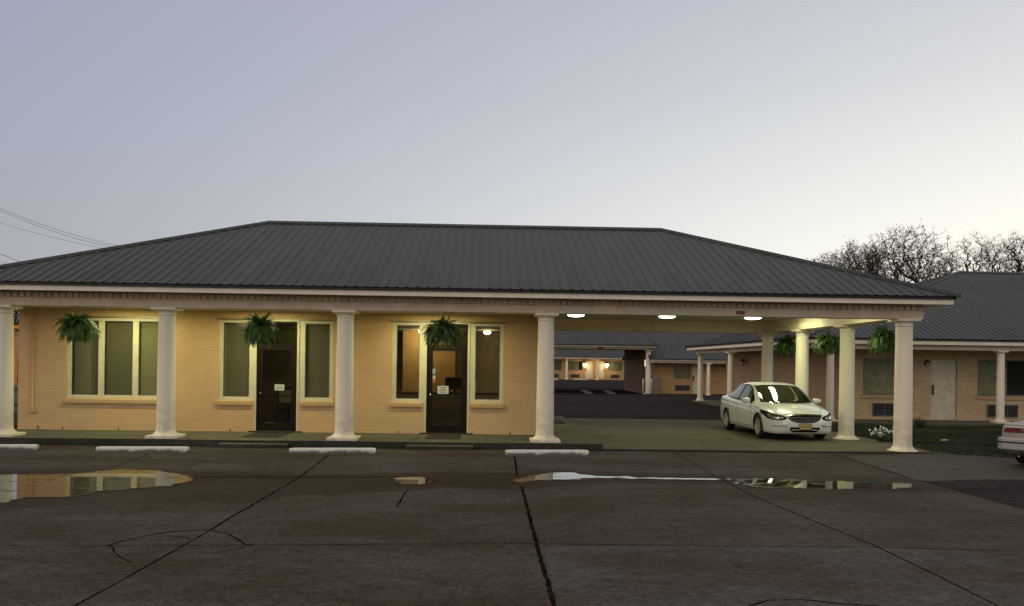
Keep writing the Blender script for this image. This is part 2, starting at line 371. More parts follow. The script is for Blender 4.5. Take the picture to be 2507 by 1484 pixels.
def stop_mat():
    m, t, b = new_mat('white wheel stop paint, dirty below')
    N = t.nodes.new; L = t.links.new
    tcn = N('ShaderNodeTexCoord'); sp = N('ShaderNodeSeparateXYZ'); L(tcn.outputs['Object'], sp.inputs[0])
    no = N('ShaderNodeTexNoise'); no.inputs['Scale'].default_value = 6; no.inputs['Detail'].default_value = 8; no.inputs['Roughness'].default_value = .7
    L(tcn.outputs['Object'], no.inputs['Vector'])
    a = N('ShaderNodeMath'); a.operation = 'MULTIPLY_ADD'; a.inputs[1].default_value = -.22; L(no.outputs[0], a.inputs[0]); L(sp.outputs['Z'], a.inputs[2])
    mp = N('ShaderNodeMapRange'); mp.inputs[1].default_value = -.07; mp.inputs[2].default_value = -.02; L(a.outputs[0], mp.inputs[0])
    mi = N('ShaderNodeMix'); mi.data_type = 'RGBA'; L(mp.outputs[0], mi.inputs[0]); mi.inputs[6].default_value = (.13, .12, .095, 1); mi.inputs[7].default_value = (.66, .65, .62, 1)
    L(mi.outputs[2], b.inputs['Base Color']); b.inputs['Roughness'].default_value = .8
    bu = N('ShaderNodeBump'); bu.inputs['Strength'].default_value = .3; bu.inputs['Distance'].default_value = .005; L(no.outputs[0], bu.inputs['Height']); L(bu.outputs[0], b.inputs['Normal'])
    return m


M['stop'] = stop_mat()


def column_mat():
    """white column paint with grey scuffs low on the shaft"""
    m, t, b = new_mat('white column paint')
    N = t.nodes.new; L = t.links.new
    tcn = N('ShaderNodeTexCoord'); sp = N('ShaderNodeSeparateXYZ'); L(tcn.outputs['Object'], sp.inputs[0])
    no = N('ShaderNodeTexNoise'); no.inputs['Scale'].default_value = 3.2; no.inputs['Detail'].default_value = 7; no.inputs['Roughness'].default_value = .7
    L(tcn.outputs['Object'], no.inputs['Vector'])
    lo = N('ShaderNodeMapRange'); lo.inputs[1].default_value = 1.0; lo.inputs[2].default_value = .3; lo.inputs[3].default_value = 0; lo.inputs[4].default_value = .30; L(sp.outputs['Z'], lo.inputs[0])
    a = N('ShaderNodeMath'); a.operation = 'ADD'; L(no.outputs[0], a.inputs[0]); L(lo.outputs[0], a.inputs[1])
    mp = N('ShaderNodeMapRange'); mp.inputs[1].default_value = .62; mp.inputs[2].default_value = .95; mp.inputs[4].default_value = .55; L(a.outputs[0], mp.inputs[0])
    mi = N('ShaderNodeMix'); mi.data_type = 'RGBA'; L(mp.outputs[0], mi.inputs[0]); mi.inputs[6].default_value = (.90, .83, .67, 1); mi.inputs[7].default_value = (.38, .34, .28, 1)
    L(mi.outputs[2], b.inputs['Base Color']); b.inputs['Roughness'].default_value = .5
    return m


M['column'] = column_mat()


# ------------------------------------------------------------------ mesh helpers
class MB:
    def __init__(s):
        s.v = []; s.f = []; s.smooth = []

    def add(s, vs, fs, smooth=False):
        o = len(s.v); s.v += [tuple(p) for p in vs]
        for f in fs:
            s.f.append(tuple(i + o for i in f)); s.smooth.append(smooth)
        return s

    def box(s, x0, x1, y0, y1, z0, z1):
        if x0 > x1: x0, x1 = x1, x0
        if y0 > y1: y0, y1 = y1, y0
        if z0 > z1: z0, z1 = z1, z0
        vs = [(x0, y0, z0), (x1, y0, z0), (x1, y1, z0), (x0, y1, z0), (x0, y0, z1), (x1, y0, z1), (x1, y1, z1), (x0, y1, z1)]
        return s.add(vs, [(0, 3, 2, 1), (4, 5, 6, 7), (0, 1, 5, 4), (1, 2, 6, 5), (2, 3, 7, 6), (3, 0, 4, 7)])

    def quad(s, a, b, c, d):
        return s.add([a, b, c, d], [(0, 1, 2, 3)])

    def lathe(s, prof, n=32, cx=0, cy=0, flute=None, cap=True):
        vs = []; fs = []
        for k, (r, z) in enumerate(prof):
            for i in range(n):
                a = 2 * math.pi * i / n
                rr = r
                if flute and flute[0] <= k <= flute[1]:
                    rr = r * (1 - .022 * (i % 2))
                vs.append((cx + rr * math.cos(a), cy + rr * math.sin(a), z))
        for k in range(len(prof) - 1):
            for i in range(n):
                j = (i + 1) % n
                fs.append((k * n + i, k * n + j, (k + 1) * n + j, (k + 1) * n + i))
        if cap:
            fs.append(tuple(range(n))[::-1]); fs.append(tuple((len(prof) - 1) * n + i for i in range(n)))
        return s.add(vs, fs, smooth=not flute)

    def tube(s, pts, rad, n=6, cap=True):
        pts = [Vector(p) for p in pts]
        if not hasattr(rad, '__len__'): rad = [rad] * len(pts)
        vs = []; fs = []
        for k, p in enumerate(pts):
            d = (pts[min(k + 1, len(pts) - 1)] - pts[max(k - 1, 0)]).normalized()
            a = d.cross(Vector((0, 0, 1)))
            if a.length < .05: a = d.cross(Vector((1, 0, 0)))
            a.normalize(); b = d.cross(a)
            for i in range(n):
                t = 2 * math.pi * i / n
                vs.append(p + (a * math.cos(t) + b * math.sin(t)) * rad[k])
        for k in range(len(pts) - 1):
            for i in range(n):
                j = (i + 1) % n
                fs.append((k * n + i, k * n + j, (k + 1) * n + j, (k + 1) * n + i))
        if cap:
            fs.append(tuple(range(n))); fs.append(tuple((len(pts) - 1) * n + i for i in range(n))[::-1])
        return s.add(vs, fs, smooth=True)

    def prism(s, poly, z0, z1):
        n = len(poly)
        vs = [(p[0], p[1], z0) for p in poly] + [(p[0], p[1], z1) for p in poly]
        fs = [tuple(range(n))[::-1], tuple(range(n, 2 * n))] + [(i, (i + 1) % n, n + (i + 1) % n, n + i) for i in range(n)]
        return s.add(vs, fs)

    def build(s, name, material, parent=None, loc=None, bevel=0, fix=True):
        me = bpy.data.meshes.new(name)
        org = Vector(loc) if loc is not None else Vector((0, 0, 0))
        me.from_pydata([tuple(Vector(p) - org) for p in s.v] if loc is not None else s.v, [], s.f)
        me.polygons.foreach_set('use_smooth', s.smooth)
        uvl = me.uv_layers.new(name='UVMap')
        me.update()
        nv = len(me.vertices); nl = len(me.loops); npol = len(me.polygons)
        if nl:
            co = np.empty(nv * 3); me.vertices.foreach_get('co', co); co = co.reshape(-1, 3) + np.array(org)
            li = np.empty(nl, int); me.loops.foreach_get('vertex_index', li)
            nr = np.empty(npol * 3); me.polygons.foreach_get('normal', nr); nr = np.abs(nr.reshape(-1, 3))
            tot = np.empty(npol, int); me.polygons.foreach_get('loop_total', tot)
            ax = np.repeat(nr.argmax(1), tot)
            c = co[li]
            uv = np.where((ax == 0)[:, None], c[:, [1, 2]], np.where((ax == 1)[:, None], c[:, [0, 2]], c[:, [0, 1]]))
            uvl.data.foreach_set('uv', uv.ravel())
        o = bpy.data.objects.new(name, me)
        if material: me.materials.append(material)
        if loc is not None: o.location = org
        COL.objects.link(o)
        if parent:
            o.parent = parent
            if loc is None:
                pass
        if bevel:
            bm = o.modifiers.new('bevel', 'BEVEL'); bm.width = bevel; bm.segments = 2; bm.limit_method = 'ANGLE'
        return o


def tag(o, label=None, cat=None, group=None, kind=None):
    if label: o['label'] = label
    if cat: o['category'] = cat
    if group: o['group'] = group
    if kind: o['kind'] = kind
    return o


def empty(name, loc=(0, 0, 0), rz=0, **kw):
    o = bpy.data.objects.new(name, None); COL.objects.link(o); o.location = loc; o.rotation_euler = (0, 0, rz)
    o.empty_display_size = .2
    return tag(o, **kw) if kw else o


def kids(o):
    return [c for c in bpy.data.objects if c.parent == o]


def copy_tree(o, parent=None):
    c = o.copy(); COL.objects.link(c)
    if parent: c.parent = parent
    for ch in kids(o): copy_tree(ch, c)
    return c


class Local:
    """helper: build a child whose mesh is given in world coordinates under a parent that stands at loc"""
    pass


def part(mb, name, material, root, bevel=0):
    """mesh in WORLD coordinates, parented to a root standing at root.location (no rotation)"""
    off = Vector(root.location)
    p = root.parent
    while p is not None:
        off += Vector(p.location); p = p.parent
    mb.v = [tuple(Vector(q) - off) for q in mb.v]
    o = mb.build(name, material, root, bevel=bevel)
    # restore world-metre UVs are unaffected apart from an offset
    return o


def lamp(name, kind, loc, energy, color, parent, size=.3, rot=None, spread=None):
    l = bpy.data.lights.new(name, kind); l.energy = energy; l.color = color
    if kind == 'AREA':
        l.shape = 'DISK'; l.size = size
    else:
        l.shadow_soft_size = size
    o = bpy.data.objects.new(name, l); COL.objects.link(o)
    o.parent = parent; o.location = loc
    if rot: o.rotation_euler = rot
    return o


# ------------------------------------------------------------------ ground, lot, slabs
g = MB(); g.box(-700, 700, -60, 1200, -.3, -.012)
tag(g.build('ground', M['asphalt']), kind='structure')

YK, YWALL, ZW = 19.25, 21.45, .15       # kerb line, front wall, walkway height
PUD = {
    'a': [(-60, 1168), (0, 1163), (60, 1161.5), (120, 1161), (180, 1160), (225, 1156), (262, 1150.5), (300, 1148.5), (345, 1149), (390, 1152), (430, 1158), (452, 1163), (468, 1168.3), (482, 1171), (470, 1178), (440, 1185), (414, 1190.6), (370, 1193), (322, 1198), (280, 1201), (239, 1204), (205, 1213), (173, 1217), (129, 1219), (90, 1219), (44, 1223), (20, 1230), (-10, 1232), (-60, 1231)],
    'b': [(960, 1172), (985, 1168.5), (1020, 1168), (1046, 1170), (1058, 1177), (1047, 1185), (1020, 1188), (985, 1187), (965, 1180)],
    'c': [(1262, 1172), (1290, 1166), (1322, 1161), (1345, 1157), (1372, 1155.5), (1400, 1156.5), (1425, 1161), (1475, 1166), (1530, 1166.5), (1570, 1169.5), (1600, 1168.5), (1690, 1170.5), (1752, 1171.5), (1768, 1176), (1740, 1177), (1660, 1175), (1600, 1173.5), (1530, 1172.5), (1470, 1171), (1430, 1172), (1395, 1176), (1350, 1176), (1310, 1178), (1275, 1184), (1258, 1180)],
    'd': [(1775, 1170), (1822, 1173), (1860, 1171), (1900, 1172), (1960, 1175.5), (2040, 1178), (2110, 1180), (2180, 1182), (2235, 1185), (2252, 1190), (2225, 1196), (2150, 1198), (2060, 1199), (1960, 1197), (1900, 1195), (1850, 1193), (1815, 1187), (1795, 1179)],
}
DAMP = [
    [(-60, 1158), (200, 1150), (330, 1144), (470, 1158), (740, 1166), (1000, 1160), (1262, 1160), (1262, 1200), (1130, 1192), (990, 1198), (870, 1206), (700, 1212), (600, 1226), (420, 1226), (200, 1232), (60, 1244), (-60, 1246)],
    [(1255, 1160), (1330, 1152), (1480, 1158), (1760, 1166), (1960, 1170), (2160, 1172), (2330, 1185), (2290, 1202), (2080, 1206), (1880, 1202), (1780, 1184), (1500, 1180), (1270, 1192)],
]


def poly_dist(pts, poly):
    """signed distance of points to polygon (negative inside)"""
    pts = np.asarray(pts); n = len(poly); best = np.full(len(pts), 1e9); inside = np.zeros(len(pts), bool)
    for i in range(n):
        a = np.array(poly[i]); b = np.array(poly[(i + 1) % n]); ab = b - a
        t = np.clip(((pts - a) @ ab) / (ab @ ab + 1e-12), 0, 1)
        d = np.linalg.norm(pts - (a + t[:, None] * ab), axis=1); best = np.minimum(best, d)
        c = ((a[1] > pts[:, 1]) != (b[1] > pts[:, 1])) & (pts[:, 0] < (b[0] - a[0]) * (pts[:, 1] - a[1]) / (b[1] - a[1] + 1e-12) + a[0])
        inside ^= c
    return np.where(inside, -best, best)


xs = list(np.arange(-80, -16, 8)) + list(np.arange(-16, 16.01, .14)) + list(np.arange(24, 90, 8))
ys = list(np.arange(-40, 6, 4)) + list(np.arange(6, 11, .3)) + list(np.arange(11, YK, .09)) + [YK]
gx, gy = np.meshgrid(xs, ys)
pts = np.stack([gx.ravel(), gy.ravel()], 1)
wet_dark = np.zeros(len(pts))
for dp in DAMP:
    poly = [tuple(atz(*q)[:2]) for q in dp]
    d = poly_dist(pts, poly)
    wet_dark = np.maximum(wet_dark, np.clip(.56 - d * .9, 0, .85))
wet_dark = np.maximum(wet_dark, np.clip(.42 - (YK - .05 - pts[:, 1]) * .9, 0, .42) * (pts[:, 0] < 11))  # paving also gets darker towards the kerb
nx, ny = len(xs), len(ys)
me = bpy.data.meshes.new('parking_lot')
fs = [(j * nx + i, j * nx + i + 1, (j + 1) * nx + i + 1, (j + 1) * nx + i) for j in range(ny - 1) for i in range(nx - 1)]
me.from_pydata([(float(x), float(y), 0.0) for x, y in pts], [], fs)
att = me.attributes.new('wet_dark', 'FLOAT', 'POINT'); att.data.foreach_set('value', wet_dark)
_a, _c, _h = atz(1310, 1318).x, atz(1950, 1262).x, atz(1308, 1331.5).y
tone = np.where((pts[:, 1] < _h) & (pts[:, 0] > _a) & (pts[:, 0] < _c), .75, 0) + np.where((pts[:, 1] < _h) & (pts[:, 0] > _c), .45, 0) + np.where((pts[:, 1] > 15.1) & (pts[:, 0] < 5.5), .55, 0)
att2 = me.attributes.new('tone', 'FLOAT', 'POINT'); att2.data.foreach_set('value', tone)
me.materials.append(M['lot'])
lot = bpy.data.objects.new('parking_lot', me); COL.objects.link(lot)
tag(lot, kind='structure')


def smooth_poly(p2, sub=4, jit=.02):
    """closed outline through points, rounded and a little ragged"""
    n = len(p2); o = []
    for i in range(n):
        p0, p1, p2_, p3 = [Vector(p2[(i + k - 1) % n][:2]) for k in range(4)]
        for s_ in range(sub):
            t = s_ / sub
            q = .5 * ((2 * p1) + (p2_ - p0) * t + (2 * p0 - 5 * p1 + 4 * p2_ - p3) * t * t + (3 * p1 - p0 - 3 * p2_ + p3) * t ** 3)
            o.append((q.x + random.uniform(-jit, jit) * 1.5, q.y + random.uniform(-jit, jit)))
    return o


def flat(poly, z, name, material, th=.0):
    """filled flat sheet of an outline (delaunay, so concave outlines are fine)"""
    vs = [Vector(p[:2]) for p in poly]
    r = delaunay_2d_cdt(vs, [(i, (i + 1) % len(vs)) for i in range(len(vs))], [list(range(len(vs)))], 1, 1e-5)
    mb = MB(); mb.add([(p.x, p.y, z) for p in r[0]], [tuple(f) for f in r[2]])
    o = mb.build(name, material)
    o.data.update()
    if o.data.polygons and o.data.polygons[0].normal.z < 0: o.data.flip_normals()
    return o


def puddle(q):
    out_ = [Vector(p) for p in smooth_poly(q, 5, .03)]
    # widen the outline a little: the added rim is the damp margin
    n = len(out_); cc = []
    area = sum(out_[i].x * out_[(i + 1) % n].y - out_[(i + 1) % n].x * out_[i].y for i in range(n))
    for i in range(n):
        d = (out_[(i + 1) % n] - out_[i - 1]); d = d.normalized() if d.length > 1e-6 else Vector((1, 0)); nn_ = Vector((d.y, -d.x)) * (1 if area > 0 else -1)
        cc.append(out_[i] + nn_ * .05)
    P = [tuple(p) for p in cc]; xs_ = [p[0] for p in P]; ys_ = [p[1] for p in P]; st = .07; arr = []
    gx_ = min(xs_)
    while gx_ < max(xs_):
        gy_ = min(ys_)
        while gy_ < max(ys_): arr.append((gx_ + random.uniform(-.01, .01), gy_ + random.uniform(-.01, .01))); gy_ += st
        gx_ += st
    dd = poly_dist(np.array(arr), P); inner = [Vector(a) for a, d in zip(arr, dd) if d < -.03]
    r = delaunay_2d_cdt(cc + inner, [(i, (i + 1) % n) for i in range(n)], [list(range(n))], 1, 1e-5)
    mb = MB(); mb.add([(p.x, p.y, .004) for p in r[0]], [tuple(f) for f in r[2]]); o = mb.build('puddle', M['water'])
    if o.data.polygons[0].normal.z < 0: o.data.flip_normals()
    dv_ = -poly_dist(np.array([(p.x, p.y) for p in r[0]]), P); at_ = o.data.attributes.new('depth', 'FLOAT', 'POINT'); at_.data.foreach_set('value', dv_)
    return tag(o, kind='structure')


for k in 'abcd':
    puddle([atz(*q) for q in PUD[k]])


def strip(mb, path, w, z=.003, jag=.35, step=.10):
    """a ragged thin band along a path on the ground"""
    pts = [Vector(atz(*q)[:2]) for q in path]
    fine = []
    for a, b in zip(pts[:-1], pts[1:]):
        n = max(1, int((b - a).length / step))
        fine += [a.lerp(b, i / n) for i in range(n)]
    fine.append(pts[-1])
    vs = []
    for i, p in enumerate(fine):
        d = (fine[min(i + 1, len(fine) - 1)] - fine[max(i - 1, 0)])
        if d.length < 1e-6: d = Vector((1, 0))
        d.normalize(); n = Vector((-d.y, d.x))
        a = w * .5 * (1 + random.uniform(-jag, jag)); b = w * .5 * (1 + random.uniform(-jag, jag)); sh = n * random.uniform(-jag, jag) * w * .3
        vs += [(*(p + sh + n * a), z), (*(p + sh - n * b), z)]
    mb.add(vs, [(2 * i, 2 * i + 1, 2 * i + 3, 2 * i + 2) for i in range(len(fine) - 1)])
    return mb


def joint(path, w, name, material, jag=.35, z=.0025):
    o = strip(MB(), path, w, z, jag).build(name, material, lot)
    if o.data.polygons[0].normal.z < 0: o.data.flip_normals()
    return o


joint([(1259, 1112), (1263, 1140), (1266, 1163)], .035, 'joint', M['joint'])
joint([(1277, 1192), (1290, 1240), (1310, 1318), (1330, 1392), (1345, 1440), (1362, 1500)], .045, 'joint', M['weed'], .35)
joint([(805, 1114), (735, 1168), (640, 1224), (560, 1270), (515, 1298)], .030, 'joint', M['joint'], .5)
joint([(515, 1298), (455, 1333), (420, 1352), (300, 1420), (160, 1496)], .020, 'joint', M['joint'], .5)
joint([(1650, 1107), (1700, 1136), (1750, 1166), (1850, 1217), (2000, 1279), (2150, 1340), (2300, 1412), (2460, 1492)], .020, 'joint', M['joint'], .4)
joint([(2040, 1112), (2130, 1140), (2210, 1165), (2300, 1190), (2400, 1215), (2520, 1250)], .024, 'joint', M['joint'], .5)
joint([(470, 1168.2), (735, 1168), (900, 1168), (1000, 1168)], .05, 'joint', M['joint'], .5)
joint([(-20, 1337), (300, 1337), (620, 1335), (900, 1333), (1253, 1330.5), (1308, 1331.5)], .012, 'joint', M['joint'], .8)
joint([(1308, 1331.5), (1600, 1335), (1850, 1338), (2150, 1340), (2330, 1345), (2520, 1350)], .013, 'joint', M['joint'], .8)
joint([(258, 1338), (300, 1325), (360, 1312), (410, 1303), (460, 1300), (515, 1297)], .032, 'crack', M['joint'], .7)
joint([(515, 1300), (548, 1305), (575, 1316), (590, 1326), (600, 1334), (622, 1334)], .026, 'crack', M['joint'], .8)
joint([(275, 1339), (278, 1350), (292, 1364), (322, 1378)], .014, 'crack', M['joint'], .8)
joint([(398, 1309), (430, 1314), (470, 1319)], .016, 'crack', M['joint'], .8)
joint([(375, 1102), (352, 1118), (310, 1132), (262, 1146)], .022, 'crack', M['weed'], .8)
joint([(1001, 1198), (988, 1212), (984, 1222), (971, 1241)], .022, 'crack', M['joint'], .8)
joint([(622, 1334), (560, 1348), (520, 1356)], .012, 'crack', M['joint'], .8)
joint([(1830, 1484), (1880, 1470), (1960, 1468), (2060, 1478), (2150, 1484)], .02, 'crack', M['joint'], .8)
joint([(60, 1090), (700, 1097), (1480, 1103), (2190, 1113.5)], .035, 'joint', M['joint'], .5)

# asphalt drive at the right edge, pale walk in front of the lawn
ap = [atz(*q) for q in [(2272, 1180), (2340, 1177), (2420, 1176), (2520, 1176), (2640, 1176), (2640, 1300), (2520, 1251), (2440, 1229), (2360, 1207), (2310, 1193)]]
tag(flat(ap, .004, 'asphalt_road', M['asphalt']), kind='structure')
ap = [atz(*q) for q in [(2196, 1114), (2262, 1106), (2330, 1112), (2420, 1121), (2560, 1126), (2700, 1130), (2640, 1174), (2520, 1174), (2400, 1174), (2262, 1178), (2200, 1160), (2080, 1122), (2110, 1116)]]
tag(flat(smooth_poly(ap, 3, .02), .0045, 'path', M['palewalk']), kind='structure')

# walkway with kerb
wk = MB(); wk.prism([(-16, YK), (2.68, YK), (2.68, 29.4), (1.5, 29.4), (1.5, YWALL + .05), (-16, YWALL + .05)], 0, ZW)
wo = wk.build('sidewalk', M['walk'], bevel=.015)
wo.data.materials.append(M['kerbside'])
for p in wo.data.polygons:
    if p.normal.y < -.5: p.material_index = 1
tag(wo, kind='structure')
for (xa, xb) in ((531, 704), (998, 1160)):
    a = atz(xa, 1096, 0.0); b_ = atz(xb, 1096, 0.0)
    o = MB().box(a.x, b_.x, YK - .26, YK, 0, .085).build('step', M['walk'], bevel=.012)
    o.data.materials.append(M['kerbside'])
    for p in o.data.polygons:
        if p.normal.y < -.5: p.material_index = 1
    tag(o, kind='structure')
j = MB()
for px in (440, 690, 1022, 1190):
    a = atz(px, 1070, ZW)
    j.box(a.x - .006, a.x + .006, YK + .01, YWALL, ZW, ZW + .002)
j.build('joint', M['joint'], wo)

cs = MB(); cs.prism([(2.68, YK), (10.35, YK), (10.5, 20.6), (10.45, 30.1), (2.68, 30.1)], 0, .035)
o = cs.build('carport_slab', M['slab'], bevel=.01)
o.data.materials.append(M['kerbside'])
for p in o.data.polygons:
    if p.normal.y < -.5: p.material_index = 1
tag(o, kind='structure')
j = MB(); j.box(2.7, 10.3, 24.6, 24.615, .035, .037); j.box(6.4, 6.412, YK + .02, 30.05, .035, .037)
j.build('joint', M['joint'], o)

# lawn at the right and a strip of grass left of the building
lawn_poly = [(10.5, 19.9), (10.75, 19.3), (11.6, 18.75), (13.2, 18.1), (15, 17.9), (24, 18.1), (30, 28.2), (10.9, 28.4), (10.45, 24)]
soil = flat(smooth_poly([Vector((*p, 0)) for p in lawn_poly], 4, .05), .012, 'lawn', M['soil']); tag(soil, kind='structure')
gsoil = flat([(-40, 23), (-12.3, 22), (-12.3, 33), (-40, 36)], .012, 'verge', M['soil']); tag(gsoil, kind='structure')
LP = np.array([tuple(v.co[:2]) for v in soil.data.vertices])


def blades(poly, n, hmin, hmax, box, name, label):
    rng = np.random.default_rng(3)
    p = np.stack([rng.uniform(box[0], box[1], n), rng.uniform(box[2], box[3], n)], 1)
    p = p[poly_dist(p, poly) < .08 * rng.random(len(p))]
    patch = .5 + .5 * np.sin(p[:, 0] * 1.3 + np.sin(p[:, 1] * 2.1) * 1.5) * np.sin(p[:, 1] * 1.7 + 1)
    m_ = len(p); a = rng.uniform(0, 2 * np.pi, m_); h = rng.uniform(hmin, hmax, m_) * (.6 + .6 * patch); w = .007
    lean = rng.uniform(-.6, .6, (m_, 2)) * h[:, None]
    v = np.zeros((m_, 3, 3))
    v[:, 0, :2] = p + np.stack([np.cos(a), np.sin(a)], 1) * w; v[:, 1, :2] = p - np.stack([np.cos(a), np.sin(a)], 1) * w
    v[:, 2, :2] = p + lean; v[:, 0, 2] = v[:, 1, 2] = .01; v[:, 2, 2] = .012 + h
    me = bpy.data.meshes.new(name); me.from_pydata(v.reshape(-1, 3).tolist(), [], np.arange(m_ * 3).reshape(-1, 3).tolist())
    me.materials.append(M['grass']); o = bpy.data.objects.new(name, me); COL.objects.link(o)
    return tag(o, label, 'grass', kind='stuff')


blades([tuple(p) for p in lawn_poly], 70000, .035, .10, (10.3, 18, 17.8, 28.4), 'grass', 'short green grass of the lawn in front of the right wing')
blades([(-20, 22.6), (-12.3, 22), (-12.3, 33), (-20, 34)], 9000, .05, .13, (-16, -12.3, 22, 34), 'grass', 'dark grass beyond the left end of the office building')

# ------------------------------------------------------------------ roofs with ribs
RIB = .229


def roof_face(mb, A, B, C, D, rib=RIB, rw=.032, rh=.022, th=.02):
    """A,B eave ends; C above B, D above A (C==D: triangle). Ribs run up the slope"""
    A, B, C, D = map(Vector, (A, B, C, D))
    e = (B - A).normalized(); nrm = (B - A).cross(D - A)
    if nrm.z < 0: nrm = -nrm
    nrm.normalize(); up = nrm.cross(e)
    if up.z < 0: up = -up
    mb.quad(A, B, C, D) if (C - D).length > .01 else mb.add([A, B, C], [(0, 1, 2)])
    L = (B - A).length
    dx, dy = (D - A).dot(e), (D - A).dot(up); cx, cy = (C - A).dot(e), (C - A).dot(up)
    n = int(L / rib); s0 = (L - n * rib) / 2
    for i in range(n + 1):
        s = s0 + i * rib
        if s < dx: h = dy * s / max(dx, 1e-6)
        elif s > cx: h = cy * (L - s) / max(L - cx, 1e-6)
        else: h = dy + (cy - dy) * (s - dx) / max(cx - dx, 1e-6)
        if h < .08: continue
        p0 = A + e * s; p1 = p0 + up * (h - .02)
        a = e * rw; b = e * rw * .45; n_ = nrm * rh; z = nrm * .001
        vs = [p0 - a + z, p0 - b + n_, p0 + b + n_, p0 + a + z, p1 - a + z, p1 - b + n_, p1 + b + n_, p1 + a + z]
        mb.add(vs, [(0, 1, 5, 4), (1, 2, 6, 5), (2, 3, 7, 6), (0, 3, 2, 1), (4, 5, 6, 7)])


def cap_line(mb, a, b, w=.13, h=.035):
    """angled cap along a ridge or hip"""
    a, b = Vector(a), Vector(b); d = (b - a).normalized(); s = d.cross(Vector((0, 0, 1))).normalized(); u = s.cross(d)
    if u.z < 0: u = -u
    dn = -u * w * .35
    vs = []
    for p in (a, b):
        vs += [p + s * w + dn + u * h, p + u * (h + .03), p - s * w + dn + u * h, p - s * w + dn, p + s * w + dn]
    mb.add(vs, [(0, 1, 6, 5), (1, 2, 7, 6), (2, 3, 8, 7), (4, 0, 5, 9), (0, 4, 3, 2, 1), (5, 6, 7, 8, 9)])


def hip_roof(root, x0, x1, y0, y1, ze, rx0, rx1, ry, zr, material, left=True, right=True):
    mb = MB()
    P0, P1, P2, P3 = (x0, y0, ze), (x1, y0, ze), (x1, y1, ze), (x0, y1, ze); Ra, Rb = (rx0, ry, zr), (rx1, ry, zr)
    roof_face(mb, P0, P1, Rb, Ra); roof_face(mb, P2, P3, Ra, Rb)
    roof_face(mb, P3, P0, Ra, Ra); roof_face(mb, P1, P2, Rb, Rb)
    mb.quad(P0, P3, P2, P1)
    o = part(mb, 'roof', material, root)
    c = MB(); cap_line(c, Ra, Rb)
    for q, r_ in ((P0, Ra), (P3, Ra), (P1, Rb), (P2, Rb)): cap_line(c, q, r_, .10)
    part(c, 'ridge_cap', material, o)
    return o


# ------------------------------------------------------------------ columns
def col_profile(h, r):
    pr = [(r * 1.40, .0), (r * 1.40, .012), (r * 1.30, .03), (r * 1.14, .055), (r * 1.04, .09), (r * 1.01, .13)]
    k0 = len(pr)
    for i in range(9):
        t = i / 8; pr.append((r * (1.0 - .10 * t ** 1.6), .19 + (h - .19 - .20) * t))
    k1 = len(pr) - 1
    rt = r * .90
    pr += [(rt * 1.0, h - .18), (rt * 1.08, h - .165), (rt * 1.08, h - .145), (rt * 1.0, h - .135), (rt * 1.10, h - .085), (rt * 1.22, h - .055)]
    return pr, (k0, k1)


def column(root, x, y, z0, ztop, r=.205, plinth=True, mat_=None, n=48):
    mat_ = mat_ or M['column']
    pz = .07 if plinth else .02
    h = ztop - z0 - pz
    pr, fl = col_profile(h, r)
    mb = MB(); mb.lathe(pr, n, 0, 0, flute=fl)
    c = mb.build('column', mat_, root)
    c.location = Vector((x, y, z0 + pz)) - Vector(root.location)
    cp = MB(); cp.box(-r * 1.32, r * 1.32, -r * 1.32, r * 1.32, h - .055, h); cp.build('capital', mat_, c, bevel=.006)
    q = r * (1.66 if plinth else 1.5)
    if plinth:
        pl = MB(); pl.box(-q, q, -q, q, -pz, 0.0); pl.build('plinth', mat_, c, bevel=.012)
    else:
        pl = MB(); pl.lathe([(q * 1.12, -pz), (q * 1.1, -.004), (q, 0)], 24); pl.build('plinth', mat_, c)
    return c


# ------------------------------------------------------------------ wall with openings
def wall_open(mb, x0, x1, z0, z1, y0, y1, holes):
    """front-facing wall slab between y0 and y1 with rectangular holes (hx0,hx1,hz0,hz1)"""
    xsn = sorted(set([x0, x1] + [h for q in holes for h in q[:2]]))
    zsn = sorted(set([z0, z1] + [h for q in holes for h in q[2:]]))
    def solid(i, k):
        cx_, cz = (xsn[i] + xsn[i + 1]) / 2, (zsn[k] + zsn[k + 1]) / 2
        return not any(a < cx_ < b and c < cz < d for a, b, c, d in holes)
    nx_, nz_ = len(xsn) - 1, len(zsn) - 1
    for i in range(nx_):
        for k in range(nz_):
            if not solid(i, k): continue
            a, b, c, d = xsn[i], xsn[i + 1], zsn[k], zsn[k + 1]
            mb.quad((a, y0, c), (b, y0, c), (b, y0, d), (a, y0, d)); mb.quad((b, y1, c), (a, y1, c), (a, y1, d), (b, y1, d))
            if i == 0 or not solid(i - 1, k): mb.quad((a, y1, c), (a, y0, c), (a, y0, d), (a, y1, d))
            if i == nx_ - 1 or not solid(i + 1, k): mb.quad((b, y0, c), (b, y1, c), (b, y1, d), (b, y0, d))
            if k == 0 or not solid(i, k - 1): mb.quad((a, y0, c), (a, y1, c), (b, y1, c), (b, y0, c))
            if k == nz_ - 1 or not solid(i, k + 1): mb.quad((a, y0, d), (b, y0, d), (b, y1, d), (a, y1, d))
    return mb


def frame_rect(mb, x0, x1, z0, z1, w, y0, y1, wb=None):
    wb = wb or w
    mb.box(x0, x0 + w, y0, y1, z0, z1); mb.box(x1 - w, x1, y0, y1, z0, z1)
    mb.box(x0 + w, x1 - w, y0, y1, z1 - w, z1); mb.box(x0 + w, x1 - w, y0, y1, z0, z0 + wb)


# ------------------------------------------------------------------ the office building
BX0, BX1 = -11.6, 1.5
ZC = 3.17
office = empty('motel_office', (-5, YWALL, 0), label='cream painted brick motel office with carport, white columns and dark metal hip roof', cat='building')
Xp = lambda px, py=900: aty(px, py, YWALL).x
Zp = lambda px, py: aty(px, py, YWALL).z
